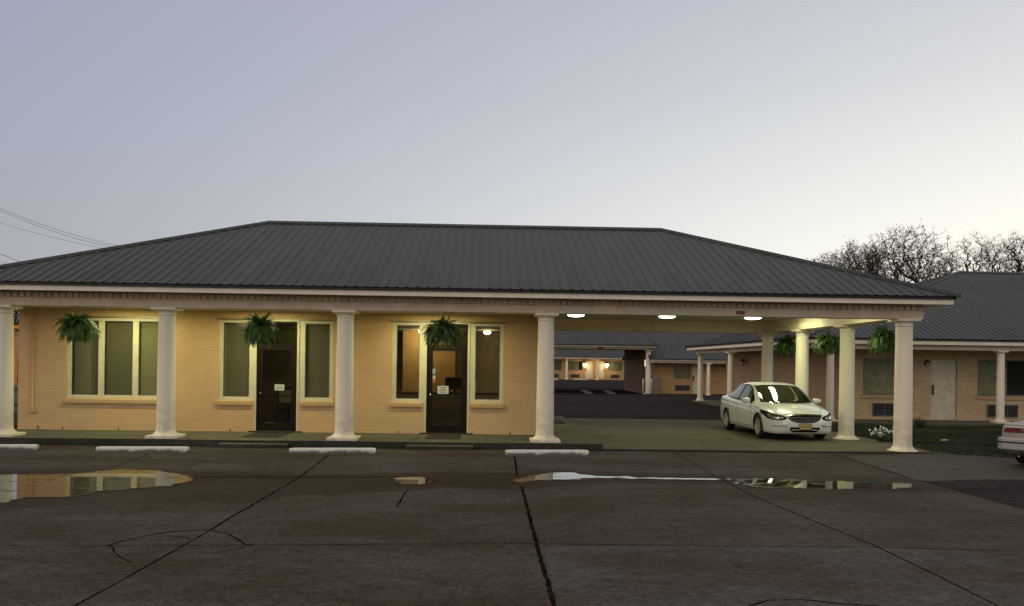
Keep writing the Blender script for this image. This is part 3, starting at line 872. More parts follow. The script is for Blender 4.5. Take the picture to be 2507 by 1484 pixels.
# group 1 : three light window ; group 2, 3 : sidelight, door, sidelight
G = []
g1 = dict(x0=Xp(163), x1=Xp(416), zt=Zp(290, 779), zb=Zp(290, 978))
g2 = dict(x0=Xp(535), x1=Xp(815), zt=Zp(675, 784.5), zb=Zp(675, 982))
g3 = dict(x0=Xp(960), x1=Xp(1232.5), zt=Zp(1096, 789.5), zb=Zp(1096, 984))
d2 = (Xp(624), Xp(730)); d3 = (Xp(1041), Xp(1148))
ZT = (g1['zt'] + g2['zt'] + g3['zt']) / 3; ZB = (g1['zb'] + g2['zb'] + g3['zb']) / 3
holes = [(g1['x0'], g1['x1'], ZB, ZT)]
for g_, d_ in ((g2, d2), (g3, d3)):
    holes += [(g_['x0'], d_[0], ZB, ZT), (d_[0], d_[1], ZW - .01, ZT), (d_[1], g_['x1'], ZB, ZT)]
ZS = ZT + .03
mb = wall_open(MB(), BX0, BX1, 0, ZS, YWALL, YWALL + .22, [h for h in holes])
mb.box(BX1 - .22, BX1, YWALL + .22, 29.2, 0, 3.55)
mb.box(BX0, BX0 + .22, YWALL + .22, 29.2, 0, 3.4)
mb.box(BX0, BX1, 29.2, 29.42, 0, 3.4)
part(mb, 'wall', M['brick'], office)
# soldier course, a hair proud, above the openings
part(MB().box(BX0, BX1, YWALL - .003, YWALL + .22, ZS, ZC), 'brick_band', M['brick_soldier'], office)
# dark reveal line over each opening
for g_ in (g1, g2, g3):
    part(MB().box(g_['x0'] - .06, g_['x1'] + .06, YWALL - .012, YWALL + .02, ZT, ZT + .028), 'lintel', M['greymetal'], office)
for i in range(9):
    x_ = Xp(153 + 137 * i, 1055)
    if d2[0] - .1 < x_ < d2[1] + .1 or d3[0] - .1 < x_ < d3[1] + .1: continue
    part(MB().box(x_ - .012, x_ + .012, YWALL - .004, YWALL + .01, ZW, ZW + .07), 'weep_vent', M['gutter'], office)


def window_unit(x0, x1, zb, zt, material, shade=None, wl=.09, wr=.09):
    """one light with its own frame"""
    f = MB(); y0, y1 = YWALL + .03, YWALL + .10
    f.box(x0, x0 + wl, y0, y1, zb, zt); f.box(x1 - wr, x1, y0, y1, zb, zt)
    f.box(x0 + wl, x1 - wr, y0, y1, zt - .075, zt); f.box(x0 + wl, x1 - wr, y0, y1, zb, zb + .085)
    # inner bead
    i0, i1, k0, k1 = x0 + wl, x1 - wr, zb + .085, zt - .075
    w = part(f, 'window', M['trim'], office, bevel=.004)
    bd = MB(); frame_rect(bd, i0, i1, k0, k1, .014, y0 + .028, y0 + .05); part(bd, 'bead', M['greymetal'], w)
    part(MB().box(i0 + .014, i1 - .014, y0 + .036, y0 + .042, k0 + .014, k1 - .014), 'pane', M['glass'], w)
    if shade:
        part(MB().box(i0 + .01, i1 - .01, y0 + .11, y0 + .113, k0 - .02, k1 + .03), 'roller_shade', shade, w)
    return w


xa, xb = g1['x0'], g1['x1']
w3 = (xb - xa) / 3
m1, m2_ = Xp(246), Xp(330)
window_unit(xa, m1, ZB, ZT, M['trim'], M['shade'], .10, .07)
window_unit(m1, m2_, ZB, ZT, M['trim'], M['shade'], .07, .07)
window_unit(m2_, xb, ZB, ZT, M['trim'], M['shade_lit'], .07, .10)
POST = .19
for g_, d_, sh in ((g2, d2, M['shade']), (g3, d3, None)):
    window_unit(g_['x0'], d_[0] - .02, ZB, ZT, M['trim'], sh, .10, .13)
    window_unit(d_[1] + .02, g_['x1'], ZB, ZT, M['trim'], sh, .14, .09)
    p_ = MB()
    p_.box(d_[0] - .02, d_[0] + .035, YWALL + .005, YWALL + .14, ZW, ZT); p_.box(d_[1] - .035, d_[1] + .02, YWALL + .005, YWALL + .14, ZW, ZT)
    p_.box(d_[0] + .035, d_[1] - .035, YWALL + .005, YWALL + .14, ZT - .03, ZT)
    part(p_, 'door_surround', M['trim'], office, bevel=.004)
    part(MB().box(d_[0] - .12, d_[1] + .12, YWALL - .10, YWALL + .18, ZW, ZW + .03), 'threshold', M['kerbside'], office, bevel=.006)
# sills
for a, b_ in ((g1['x0'] - .06, g1['x1'] + .06), (g2['x0'] - .04, d2[0] - .05), (d2[1] + .05, g2['x1'] + .04), (g3['x0'] - .04, d3[0] - .05), (d3[1] + .05, g3['x1'] + .04)):
    s_ = MB(); s_.add([(a, YWALL - .055, ZB - .11), (b_, YWALL - .055, ZB - .11), (b_, YWALL - .055, ZB - .022), (a, YWALL - .055, ZB - .022),
                       (a, YWALL + .03, ZB - .11), (b_, YWALL + .03, ZB - .11), (b_, YWALL + .03, ZB + .004), (a, YWALL + .03, ZB + .004)],
                      [(0, 1, 2, 3), (5, 4, 7, 6), (3, 2, 6, 7), (1, 0, 4, 5), (0, 3, 7, 4), (2, 1, 5, 6)])
    part(s_, 'sill', M['brick_soldier'], office)


def store_door(x0, x1, zhead, sign):
    y0, y1 = YWALL + .06, YWALL + .11
    x0 += .036; x1 -= .036; zb = ZW + .032; zt = ZT - .032
    f = MB(); frame_rect(f, x0, x1, zb - .0, zt, .045, y0 - .02, y1 + .02, .01); f.box(x0 + .045, x1 - .045, y0 - .02, y1 + .02, zhead, zhead + .045)
    part(f, 'door_frame', M['doorframe'], office)
    a, b_ = x0 + .048, x1 - .048
    d = MB(); d.box(a, a + .10, y0, y1, zb + .012, zhead - .004); d.box(b_ - .10, b_, y0, y1, zb + .012, zhead - .004)
    d.box(a + .10, b_ - .10, y0, y1, zhead - .11, zhead - .004); d.box(a + .10, b_ - .10, y0, y1, zb + .012, zb + .19)
    dr = part(d, 'door', M['doorframe'], office, bevel=.004)
    part(MB().box(a + .1, b_ - .1, y0 + .02, y0 + .026, zb + .19, zhead - .11), 'pane', M['glass_clear'], dr)
    part(MB().box(x0 + .045, x1 - .045, y0 + .02, y0 + .026, zhead + .045, zt - .045), 'transom', M['glass_clear'], office)
    lk = MB(); lk.lathe([(.022, 0), (.022, .012), (.014, .016)], 14); lk.v = [(p[0] + a + .05, y0 - p[2], p[1] + 1.12) for p in lk.v]
    part(lk, 'lock', M['chrome'], dr)
    br = MB(); br.tube([(a + .09, y1 + .05, 1.05), (b_ - .09, y1 + .05, 1.05)], .012, 8); part(br, 'push_bar', M['doorframe'], dr)
    return dr


dr2 = store_door(d2[0], d2[1], Zp(675, 846), 0)
dr3 = store_door(d3[0], d3[1], Zp(1096, 849), 1)
# conduit on the left
cx_ = Xp(82)
c_ = MB(); c_.tube([(cx_, YWALL - .03, ZC), (cx_, YWALL - .03, Zp(82, 1000))], .016, 8)
cb = part(c_, 'conduit', M['brick_soldier'], office)
part(MB().box(cx_ - .06, cx_ + .06, YWALL - .07, YWALL, Zp(82, 1010), Zp(82, 998)), 'junction_box', M['brick_soldier'], office, bevel=.01)
c_ = MB(); zc_ = ZW + .10; c_.tube([(-11.1, YWALL - .02, zc_ - .1), (-11.1, YWALL - .02, zc_)], .02, 8)
part(c_, 'pipe_stub', M['greymetal'], office)

# beams / entablature (three sides of the carport and the front)
YB, ZBm, XR = 19.4, 3.11, 10.13
ZF, ZD = 3.296, 3.417
e_ = MB()
e_.box(-12.0, XR, YB, YB + .40, ZBm, ZF)                              # front frieze
e_.box(XR - .58, XR, YB + .40, 29.08, ZBm, ZF)                         # right side
e_.box(2.0, XR, 29.08, 29.48, ZBm, ZF)                                 # back
part(e_, 'beam', M['beam'], office, bevel=.005)
e_ = MB()
e_.box(-12.0, XR - .025, YB + .025, YB + .36, ZF, 3.52); e_.box(XR - .55, XR - .025, YB + .36, 29.10, ZF, 3.52); e_.box(2.0, XR - .03, 29.1, 29.46, ZF, 3.52)
part(e_, 'bed_mould', M['beam'], office)
dn = MB(); x_ = XR - .035
while x_ > -11.9:
    dn.box(x_ - .115, x_, YB - .022, YB + .025, ZF + .006, ZD - .004); x_ -= .1505
y_ = YB + .03
while y_ < 29.3:
    dn.box(XR - .025, XR + .022, y_, y_ + .115, ZF + .006, ZD - .004); y_ += .1505
part(dn, 'dentils', M['beam'], office, bevel=.004)
# inner face boards + ceilings
part(MB().box(-11.95, BX1 + .2, YB + .40, YWALL - .004, ZC, ZC + .05), 'porch_ceiling', M['ceiling'], office)
cl_ = MB().box(BX1 + .2, XR - .58, YB + .4, 29.08, 3.50, 3.53)
part(cl_, 'carport_ceiling', M['ceiling'], office)
part(MB().box(BX1 + .19, BX1 + .21, YB + .40, YWALL, ZC, 3.50), 'ceiling_edge', M['ceiling'], office)
# soffit and fascia
EX0, EX1, EY0, EY1 = -12.05, XR + .45, YB - .45, 29.93
s_ = MB(); s_.box(EX0, EX1, EY0 + .03, YB + .3, ZD + .02, ZD + .035); s_.box(XR - .1, EX1 - .03, YB + .3, EY1, ZD + .02, ZD + .035); s_.box(EX0, XR, 29.3, EY1, ZD + .02, ZD + .035)
part(s_, 'soffit', M['beam'], office)
f_ = MB(); f_.box(EX0, EX1, EY0, EY0 + .03, ZD + .003, 3.54); f_.box(EX1 - .03, EX1, EY0 + .03, EY1, ZD + .003, 3.54); f_.box(EX0, EX0 + .03, EY0 + .03, EY1, ZD + .003, 3.54); f_.box(EX0, EX1, EY1, EY1 + .03, ZD + .003, 3.54)
part(f_, 'fascia', M['fascia'], office)
f_ = MB(); f_.box(EX0 - .04, EX1 + .04, EY0 - .045, EY0 + .0, 3.535, 3.60); f_.box(EX1 + .0, EX1 + .045, EY0, EY1, 3.535, 3.60); f_.box(EX0 - .045, EX0, EY0, EY1, 3.535, 3.60)
part(f_, 'drip_edge', M['gutter'], office)
hip_roof(office, EX0 - .09, EX1 + .09, EY0 - .09, EY1 + .09, 3.603, -6.22, 4.98, 24.4, 5.86, M['roof'])
# exposed board on the beam near the third lamp
a = aty(1801, 771, YB); b_ = aty(1823, 771, YB)
ep = MB(); ep.box(a.x - .06, b_.x + .01, YB - .012, YB, ZBm + .01, ZBm + .13)
pp = part(ep, 'patch_board', M['beam'], office)
part(MB().box(a.x, b_.x, YB - .016, YB - .012, ZBm + .035, ZBm + .12), 'bare_wood', mat('weathered bare wood', (.24, .13, .085), .8, noise=.25, nscale=12), pp)
# columns
for px in (8, 407, 844, 1336):
    x_ = aty(px, 900, 19.6).x
    column(office, x_, 19.62, ZW, ZBm)
for y_ in (19.62, 22.74, 26.03, 29.28):
    column(office, 9.78, y_, .03, ZBm, plinth=False)

# ------------------------------------------------------------------ porch and carport lights
def porch_light(x, y):
    o = empty('porch_light', (x, y, ZC), cat='ceiling light', group='fluorescent lights on the porch ceiling')
    MB().box(-.62, .62, -.18, .18, -.004, 0).build('housing', M['white'], o)
    MB().box(-.60, .60, -.16, .16, -.008, -.004).build('lens', M['lens'], o)
    l = lamp('tube', 'AREA', (0, 0, -.014), 34, LAMP_C, o)
    l.data.shape = 'RECTANGLE'; l.data.size = 1.2; l.data.size_y = .12
    return o


for px, lb in ((300, 'lit fluorescent light over the three-light window'), (642, 'lit fluorescent light over the darker left glass door'), (1064, 'lit fluorescent light over the right glass door with stickers')):
    x_ = aty(px, 760, 20.7).x
    porch_light(x_, 20.5)['label'] = lb


def carport_light(x, y, lb):
    o = empty('ceiling_light', (x, y, 3.50), label=lb, cat='ceiling light', group='round lights on the carport ceiling')
    mb = MB(); mb.lathe([(.06, 0), (.06, -.07), (.27, -.08), (.27, -.11), (.25, -.12)], 28); mb.build('rim', M['white'], o)
    mb = MB(); mb.lathe([(.24, -.115), (.235, -.14), (.19, -.162), (.10, -.174), (.01, -.177)], 28); mb.build('lens', M['lens'], o)
    l = lamp('bulb', 'AREA', (0, 0, -.19), 20, CP_C, o, .4)
    return o


for px, lb in ((1410, 'round carport light next to the office wall, leftmost of three'), (1633, 'round carport light in the middle of the row of three'), (1843, 'round carport light nearest the white car, rightmost of three')):
    p = aty(px, 778, 24.5)
    carport_light(p.x, 24.5, lb)
def tube_light(x, y, lb, e=34):
    o = empty('tube_light', (x, y, 3.50), label=lb, cat='ceiling light')
    MB().box(-.09, .09, -.75, .75, -.01, 0).build('housing', M['white'], o)
    MB().box(-.075, .075, -.73, .73, -.028, -.01).build('lens', M['lens'], o)
    l = lamp('tube', 'AREA', (0, 0, -.035), e, CP_C, o); l.data.shape = 'RECTANGLE'; l.data.size = .15; l.data.size_y = 1.4
    return o


tube_light(8.9, 24.75, 'long carport tube light over the white car, mirrored in its windshield')
tube_light(8.7, 21.0, 'long carport tube light behind the front beam near the right corner column', 24)


# ------------------------------------------------------------------ interior of the office
inn = MB()
inn.box(BX0 + .25, BX1 - .25, 21.7, 29.1, .14, .152)
fl = part(inn, 'floor', M['wood'], office)
inn = MB(); inn.box(BX0 + .25, BX1 - .25, 26.2, 26.3, .15, 3.1); inn.box(-3.95, -3.85, 21.7, 26.2, .15, 3.1); inn.box(-7.6, -7.5, 21.7, 26.2, .15, 3.1)
part(inn, 'partition', M['plaster'], office)
inn = MB(); inn.box(BX0 + .25, BX1 - .25, 21.68, 29.1, 2.9, 2.93); part(inn, 'inner_ceiling', M['plaster'], office)
XD3 = (d3[0] + d3[1]) / 2; XD2 = (d2[0] + d2[1]) / 2
# reception desk
rd = empty('reception_desk', (XD3, 24.0, .152), label='tan front reception desk behind the right glass door', cat='desk')
MB().box(-1.5, 1.3, -.3, .3, 0, .92).build('panel', M['woodlight'], rd)
MB().box(-1.55, 1.35, -.36, .34, .92, .96).build('top', M['wood'], rd)
cm = empty('computer_monitor', (XD3 + .10, 24.0, 1.114), label='dark monitor standing on the reception desk', cat='monitor')
MB().box(-.26, .26, -.02, .02, .08, .42).build('screen', M['dark'], cm, bevel=.01)
MB().box(-.03, .03, 0, .06, 0, .1).add([(-.12, -.1, 0), (.12, -.1, 0), (.12, .1, 0), (-.12, .1, 0), (-.12, -.1, .012), (.12, -.1, .012), (.12, .1, .012), (-.12, .1, .012)], [(0, 3, 2, 1), (4, 5, 6, 7), (0, 1, 5, 4), (1, 2, 6, 5), (2, 3, 7, 6), (3, 0, 4, 7)]).build('stand', M['dark'], cm)
bx = MB().box(-.17, .17, -.1, .1, 0, .36).build('paper_tray', M['paper'], None, bevel=.01); bx.location = (XD3 + .56, 24.0, 1.114)
tag(bx, 'pale paper tray at the right end of the reception desk', 'paper tray')
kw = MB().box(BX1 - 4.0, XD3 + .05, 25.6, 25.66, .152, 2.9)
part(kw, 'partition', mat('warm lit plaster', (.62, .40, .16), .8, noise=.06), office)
pf = empty('picture_frame', (aty(1012, 865, 26.15).x, 26.17, aty(1012, 865, 26.15).z), label='framed landscape print seen through the glass left of the right door', cat='picture')
MB().box(-.34, .34, -.03, 0, -.30, .30).build('frame', M['woodlight'], pf, bevel=.01)
MB().box(-.27, .27, -.034, -.03, -.23, .23).build('mount', M['paper'], pf)
MB().box(-.17, .17, -.037, -.034, -.14, .12).build('print', M['wood'], pf)
il = empty('lobby_lamp', (XD3 + 1.0, 24.6, 2.87), label='small lit lamp on the lobby ceiling behind the right glass door', cat='lamp')
mbl = MB(); mbl.lathe([(.10, 0), (.11, -.03), (.08, -.07), (.01, -.085)], 18); mbl.build('shade', M['bulb'], il)
lamp('bulb', 'POINT', (0, 0, -.18), 9, (1, .86, .60), il, .08)
il2 = empty('lobby_lamp', (XD3 - .9, 24.9, 2.87), label='second lobby ceiling lamp, above the reception desk left of the door', cat='lamp')
mbl = MB(); mbl.lathe([(.10, 0), (.11, -.03), (.08, -.07), (.01, -.085)], 18); mbl.build('shade', M['bulb'], il2)
lamp('bulb', 'POINT', (0, 0, -.18), 20, (1, .84, .55), il2, .08)
il3 = empty('dining_lamp', (XD2 + .3, 24.8, 2.87), label='small ceiling lamp inside the dark room of the left glass door', cat='lamp')
mbl = MB(); mbl.lathe([(.10, 0), (.11, -.03), (.08, -.07), (.01, -.085)], 18); mbl.build('shade', M['bulb'], il3)
lamp('bulb', 'POINT', (0, 0, -.18), 6, (1, .75, .45), il3, .08)
# wood cabinet and mirror in the left room
cb_ = empty('wooden_cabinet', (XD2 + .05, 25.8, .152), label='dark red wooden cabinet behind the left glass door', cat='cabinet')
MB().box(-.75, .75, -.25, .25, 0, .95).build('body', M['wood'], cb_, bevel=.01)
MB().box(-.80, .80, -.29, .27, .95, .99).build('top', M['wood'], cb_)
mi_ = empty('wall_mirror', (XD2 + .40, 26.17, 1.75), label='rectangular mirror with a bright metal frame inside the left glass door', cat='mirror')
fr_ = MB(); frame_rect(fr_, -.36, .36, -.62, .62, .04, -.03, 0); fr_.build('frame', M['chrome'], mi_)
MB().box(-.32, .32, -.02, -.012, -.58, .58).build('glass', M['dark'], mi_)
ch = empty('dining_chair', (XD2 - .33, 23.6, .152), label='pale backed dining chair inside the left glass door', cat='chair')
MB().box(-.21, .21, -.21, .21, .42, .47).build('seat', M['wood'], ch, bevel=.01)
MB().box(-.17, .17, .19, .22, .62, .98).build('backrest', M['paper'], ch, bevel=.01)
for sx_ in (-1, 1):
    for sy_ in (-1, 1):
        MB().tube([(sx_ * .19, sy_ * .19, 0), (sx_ * .19, sy_ * .19, .42 if sy_ < 0 else .95)], .016, 8).build('leg', M['wood'], ch)


def notice(x, z, w, h, lb, lines=4, body=None):
    o = empty('paper_notice', (x, YWALL + .075, z), label=lb, cat='notice')
    MB().box(-w / 2, w / 2, 0, .003, -h / 2, h / 2).build('sheet', body or M['paper'], o)
    t_ = MB()
    for i in range(lines):
        zz = h / 2 - h * (i + 1) / (lines + 1); ww = w * random.uniform(.5, .8) / 2
        t_.box(-ww, ww, -.0015, -.0002, zz - h * .035, zz + h * .035)
    t_.build('print', M['gutter'], o)
    return o


notice(Xp(1085), Zp(1085, 955), .27, .20, 'small white notice taped to the right glass door')
notice(Xp(683), Zp(683, 949), .24, .15, 'small white notice taped to the left glass door', 2)
notice(Xp(1061.5), Zp(1061, 911), .085, .16, 'pale blue card sticker, top of the strip on the right door', 2, mat('pale blue sticker', (.40, .50, .60), .4))
notice(Xp(1061.5), Zp(1061, 922), .085, .13, 'white card sticker, middle of the strip on the right door', 2)
notice(Xp(1061.5), Zp(1061, 932), .085, .09, 'orange sticker, bottom of the strip on the right door', 1, mat('orange sticker', (.6, .25, .08), .4))

# door mats
def doormat(q, z, lb, name='doormat'):
    c_ = [atz(*p, z) for p in q]
    x0 = (c_[0].x + c_[1].x) / 2; x1 = (c_[2].x + c_[3].x) / 2; y0 = (c_[0].y + c_[3].y) / 2; y1 = (c_[1].y + c_[2].y) / 2
    o = MB().box(x0, x1, y0, y1, z + .001, z + .014).build(name, M['mat'], bevel=.003)
    return tag(o, lb, 'doormat')


doormat([(600.5, 1070.7), (616, 1060), (706, 1060), (685, 1071.5)], ZW, 'dark doormat in front of the left glass door')
doormat([(1041.5, 1075.6), (1047.8, 1063.8), (1128.5, 1063.2), (1127, 1076)], ZW, 'dark doormat in front of the right glass door')
o = MB().box(1.75, 2.45, 25.6, 27.0, ZW + .001, ZW + .014).build('doormat', M['mat'], bevel=.003); tag(o, 'dark doormat on the walkway beside the office end wall, under the carport', 'doormat')

# wheel stops
def wheel_stop(xa_, xb_, yb, lb):
    a_, b2 = atz(xa_, yb), atz(xb_, yb)
    L = (b2.x - a_.x); x = (a_.x + b2.x) / 2; y = (a_.y + b2.y) / 2 + .09
    n = 24; mb = MB(); prof = [(-.09, 0), (-.085, .06), (-.065, .115), (-.045, .125), (.045, .125), (.065, .115), (.085, .06), (.09, 0)]
    vs = []; rng = random.Random(int(xb_))
    for i in range(n + 1):
        xx = -L / 2 + L * i / n; k = .92 if i in (0, n) else 1
        for p in prof:
            vs.append((xx + rng.uniform(-.004, .004), p[0] * k + rng.uniform(-.002, .002), max(0, p[1] * k + (rng.uniform(-.002, .001) if p[1] > 0 else 0))))
    m_ = len(prof); fs_ = [(i * m_ + j_, (i + 1) * m_ + j_, (i + 1) * m_ + j_ + 1, i * m_ + j_ + 1) for i in range(n) for j_ in range(m_ - 1)]
    fs_ += [tuple(range(m_)), tuple(n * m_ + j_ for j_ in range(m_))[::-1]]
    mb.add(vs, fs_)
    o = mb.build('wheel_stop', M['stop']); o.location = (x, y, 0); o.rotation_euler = (0, 0, math.atan2(b2.y - a_.y, b2.x - a_.x))
    bmn = bmesh.new(); bmn.from_mesh(o.data); bmesh.ops.recalc_face_normals(bmn, faces=bmn.faces); bmn.to_mesh(o.data); bmn.free()
    return tag(o, lb, 'wheel stop', 'concrete wheel stops along the kerb')


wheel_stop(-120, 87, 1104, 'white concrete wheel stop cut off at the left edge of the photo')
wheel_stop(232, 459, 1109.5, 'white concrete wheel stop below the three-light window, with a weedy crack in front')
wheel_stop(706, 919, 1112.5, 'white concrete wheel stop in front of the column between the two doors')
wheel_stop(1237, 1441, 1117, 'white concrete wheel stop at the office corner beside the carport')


# ------------------------------------------------------------------ hanging ferns
def fern_mesh(seed, n=330):
    rng = random.Random(seed); mb = MB()
    for k in range(n):
        az = rng.uniform(0, 2 * math.pi); elv = R(rng.uniform(-30, 88)); L = rng.uniform(.28, .58) * (1 - .25 * (elv > R(55)))
        p = Vector((math.cos(az) * .07, math.sin(az) * .07, .0)); d = Vector((math.cos(az) * math.cos(elv), math.sin(az) * math.cos(elv), math.sin(elv)))
        seg = 16; g_ = rng.uniform(.10, .21); side = Vector((-math.sin(az), math.cos(az), 0)) + Vector((rng.uniform(-.3, .3), rng.uniform(-.3, .3), rng.uniform(-.5, .5)))
        side.normalize(); pts_ = [p.copy()]
        for i in range(seg):
            d.z -= g_; d.normalize(); p = p + d * (L / seg); pts_.append(p.copy())
            t = (i + 1) / seg
            ll = .062 * math.sin(math.pi * min(1, t * .93 + .10)) ** .7 + .008
            s2 = (side - d * side.dot(d)).normalized(); nn_ = s2.cross(d)
            for sg in (-1, 1):
                tip = p + s2 * sg * ll + d * ll * .35 + nn_ * rng.uniform(-.012, .012) - Vector((0, 0, ll * .25))
                w_ = d * (L / seg * .46)
                mb.add([p - w_ * .7, p + (tip - p) * .55 - w_ * .8, tip, p + (tip - p) * .55 + w_ * .8, p + w_ * .7], [(0, 1, 2, 3, 4)])
        mb.tube([pts_[0], pts_[5], pts_[10], pts_[16]], [.003, .0025, .002, .001], 3, cap=False)
    return mb


def make_fern(seed):
    root = empty('hanging_fern')
    fern_mesh(seed).build('fronds', M['fern'], root)
    mb = MB(); mb.lathe([(.09, -.20), (.12, -.12), (.14, -.02), (.145, 0), (.13, 0)], 20); mb.build('pot', M['pot'], root)
    hk = MB()
    for i in range(3):
        a = 2 * math.pi * i / 3; hk.tube([(.14 * math.cos(a), .14 * math.sin(a), 0), (0, 0, .34)], .003, 4)
    hk.tube([(0, 0, .33), (0, 0, .46)], .004, 4); hk.build('hanger', M['wire'], root)
    return root


f0, f1 = make_fern(3), make_fern(11)
ferns = [(aty(191, 812, 19.62), 'hanging fern basket over the three-light window, leftmost of all'), (aty(636, 818, 19.62), 'hanging fern basket in front of the left glass door'),
         (aty(1084, 821, 19.62), 'hanging fern basket in front of the right glass door'), (atx(2163, 836, 9.85), 'hanging fern between the two nearest right-hand carport columns, rightmost of all'),
         (atx(2027, 845, 9.85), 'bright green hanging fern above the hood side of the white car'), (atx(1925, 850, 9.85), 'hanging fern half hidden by the rearmost carport columns')]
for i, (p, lb) in enumerate(ferns):
    o = (f0, f1)[i] if i < 2 else copy_tree((f0, f1)[i % 2])
    o.location = (p.x, p.y, 2.71); o.rotation_euler = (0, 0, i * 1.9)
    o.scale = (.98, .98, .98) if i < 3 else (.92, .92, .92)
    tag(o, lb, 'hanging plant', 'hanging ferns around the office porch and carport')
# ------------------------------------------------------------------ the other motel wings
def wing_window(root, x0, x1, z0, z1, y, mcur, dark_from=None, fw=.05):
    f = MB(); frame_rect(f, x0, x1, z0, z1, fw, y + .03, y + .09); w = part(f, 'window', M['greymetal'], root)
    part(MB().box(x0 + fw, x1 - fw, y + .055, y + .06, z0 + fw, z1 - fw), 'pane', M['glass'], w)
    cu = MB(); n = 40; xe = x1 - fw if dark_from is None else dark_from
    L = xe - x0 - fw
    vs = []
    for i in range(n * 2 + 1):
        xx = x0 + fw + L * i / (n * 2); vs += [(xx, y + .17 + .035 * math.sin(i * 1.35) + .015 * math.sin(i * .37), z0), (xx, y + .17 + .03 * math.sin(i * 1.35 + .3), z1)]
    cu.add(vs, [(2 * i, 2 * i + 2, 2 * i + 3, 2 * i + 1) for i in range(n * 2)], smooth=True)
    part(cu, 'curtain', mcur, w)
    part(MB().box(x0 - .05, x1 + .05, y + .32, y + .34, z0 - .1, z1 + .1), 'backing', M['dark'], w)
    return w


def ac_unit(root, x0, x1, z0, z1, y, simple=False):
    f = MB(); frame_rect(f, x0, x1, z0, z1, .025, y - .05, y + .1); a = part(f, 'air_conditioner', M['greymetal'], root)
    part(MB().box(x0 + .025, x1 - .025, y - .012, y + .1, z0 + .025, z1 - .025), 'backing', M['dark'], a)
    gsl = MB(); n = 6
    for i in range(1, n):
        zz = z0 + (z1 - z0) * i / n; gsl.box(x0 + .025, x1 - .025, y - .035, y - .02, zz - .006, zz + .006)
    for i in (1, 2):
        xx = x0 + (x1 - x0) * i / 3; gsl.box(xx - .012, xx + .012, y - .042, y - .036, z0 + .025, z1 - .025)
    part(gsl, 'grille', M['greymetal'], a)


def room_door(root, x0, x1, z0, z1, y, plate_left=True, panels=True):
    d = part(MB().box(x0, x1, y + .05, y + .09, z0, z1), 'door', M['doorwhite'], root)
    f = MB(); f.box(x0 - .06, x0, y + .01, y + .12, z0, z1 + .06); f.box(x1, x1 + .10, y + .01, y + .12, z0, z1 + .06); f.box(x0, x1, y + .01, y + .12, z1, z1 + .06)
    part(f, 'door_frame', M['doorwhite'], root)
    px_ = x0 + .02 if plate_left else x1 - .12
    part(MB().box(px_, px_ + .10, y + .04, y + .05, z0 + .85, z0 + 1.22), 'lock_plate', M['brownplate'], d)
    part(MB().box((x0 + x1) / 2 - .012, (x0 + x1) / 2 + .012, y + .042, y + .05, z0 + 1.46, z0 + 1.485), 'peephole', M['gutter'], d)
    if panels:
        pm = MB()
        W_ = x1 - x0
        for (a, b) in ((.14, .46), (.54, .86)):
            for (c, e) in ((.10, .40), (.46, .70), (.76, .93)):
                frame_rect(pm, x0 + W_ * a, x0 + W_ * b, z0 + (z1 - z0) * c, z0 + (z1 - z0) * e, .012, y + .044, y + .05)
        part(pm, 'moulding', M['doorwhite'], d)
    return d


M['doorwhite'] = mat('off white door paint', (.74, .66, .52), .5, noise=.1, nscale=3)
M['brownplate'] = mat('dull bronze plate', (.12, .085, .055), .45, metal=.4, noise=.2)
M['curtain2'] = mat('pale curtain', (.62, .62, .54), .9, noise=.18, nscale=7)


def wall_lantern(p, lb, lit=False, group='wall lanterns beside the room doors', k=1.0):
    o = empty('wall_lamp', p, label=lb, cat='wall lamp', group=group)
    MB().box(-.05 * k, .05 * k, -.02, 0, -.08 * k, .08 * k).build('backplate', M['gutter'], o)
    a = MB(); a.tube([(0, -.02, .05 * k), (0, -.10 * k, .10 * k), (0, -.14 * k, .04 * k)], .012, 6); a.build('arm', M['gutter'], o)
    s_ = MB(); s_.lathe([(.035 * k, -.16 * k), (.075 * k, -.02 * k), (.085 * k, .0)], 6, 0, -.14 * k); s_.build('glass', M['bulb'] if lit else M['curtain'], o)
    s_ = MB(); s_.lathe([(.095 * k, .0), (.05 * k, .06 * k), (.01, .09 * k)], 6, 0, -.14 * k); s_.build('cap', M['gutter'], o)
    if lit: lamp('flame_bulb', 'POINT', (0, -.22 * k, -.08 * k), 34, (1, .78, .40), o, .05)
    return o


# ---- right wing
YA, XA, EAX, EAY = 30.4, 12.9, 10.85, 28.7
wa = empty('motel_wing', (13, YA, 0), label='tan brick motel wing at the right with hip roof, white door and curtained windows', cat='building')
q = lambda x, y: aty(x, y, YA)
W1 = (q(2113, 900).x, q(2232, 900).x, q(2160, 967).z, q(2160, 877).z)
DR = (q(2281, 900).x, q(2343, 900).x, q(2310, 1025).z, q(2310, 881).z)
W2 = (q(2393.5, 900).x, q(2560, 900).x, q(2430, 970).z, q(2430, 880).z)
A1 = (q(2136.5, 900).x, q(2226, 900).x, q(2180, 1018).z, q(2180, 987).z)
A2 = (q(2416.5, 900).x, q(2492, 900).x, q(2450, 1021.5).z, q(2450, 991).z)
mb = wall_open(MB(), XA, 26, .05, 2.62, YA, YA + .22, [W1, DR, W2])
mb.box(XA - .0, XA + .22, YA + .22, 45.3, .05, 2.8); mb.box(XA + .22, 26, 45.1, 45.3, .05, 2.8); mb.box(25.8, 26, YA + .22, 45.1, .05, 2.8)
wo_ = part(mb, 'wall', M['brick_wing'], wa)
part(MB().box(XA - .002, 26, YA - .004, YA + .22, 2.62, 2.80), 'brick_band', M['brick_soldier'], wa)
part(MB().box(XA - .004, XA, YA + .03, 45.3, .05, 2.8), 'side_wall', M['brick_side'], wa)
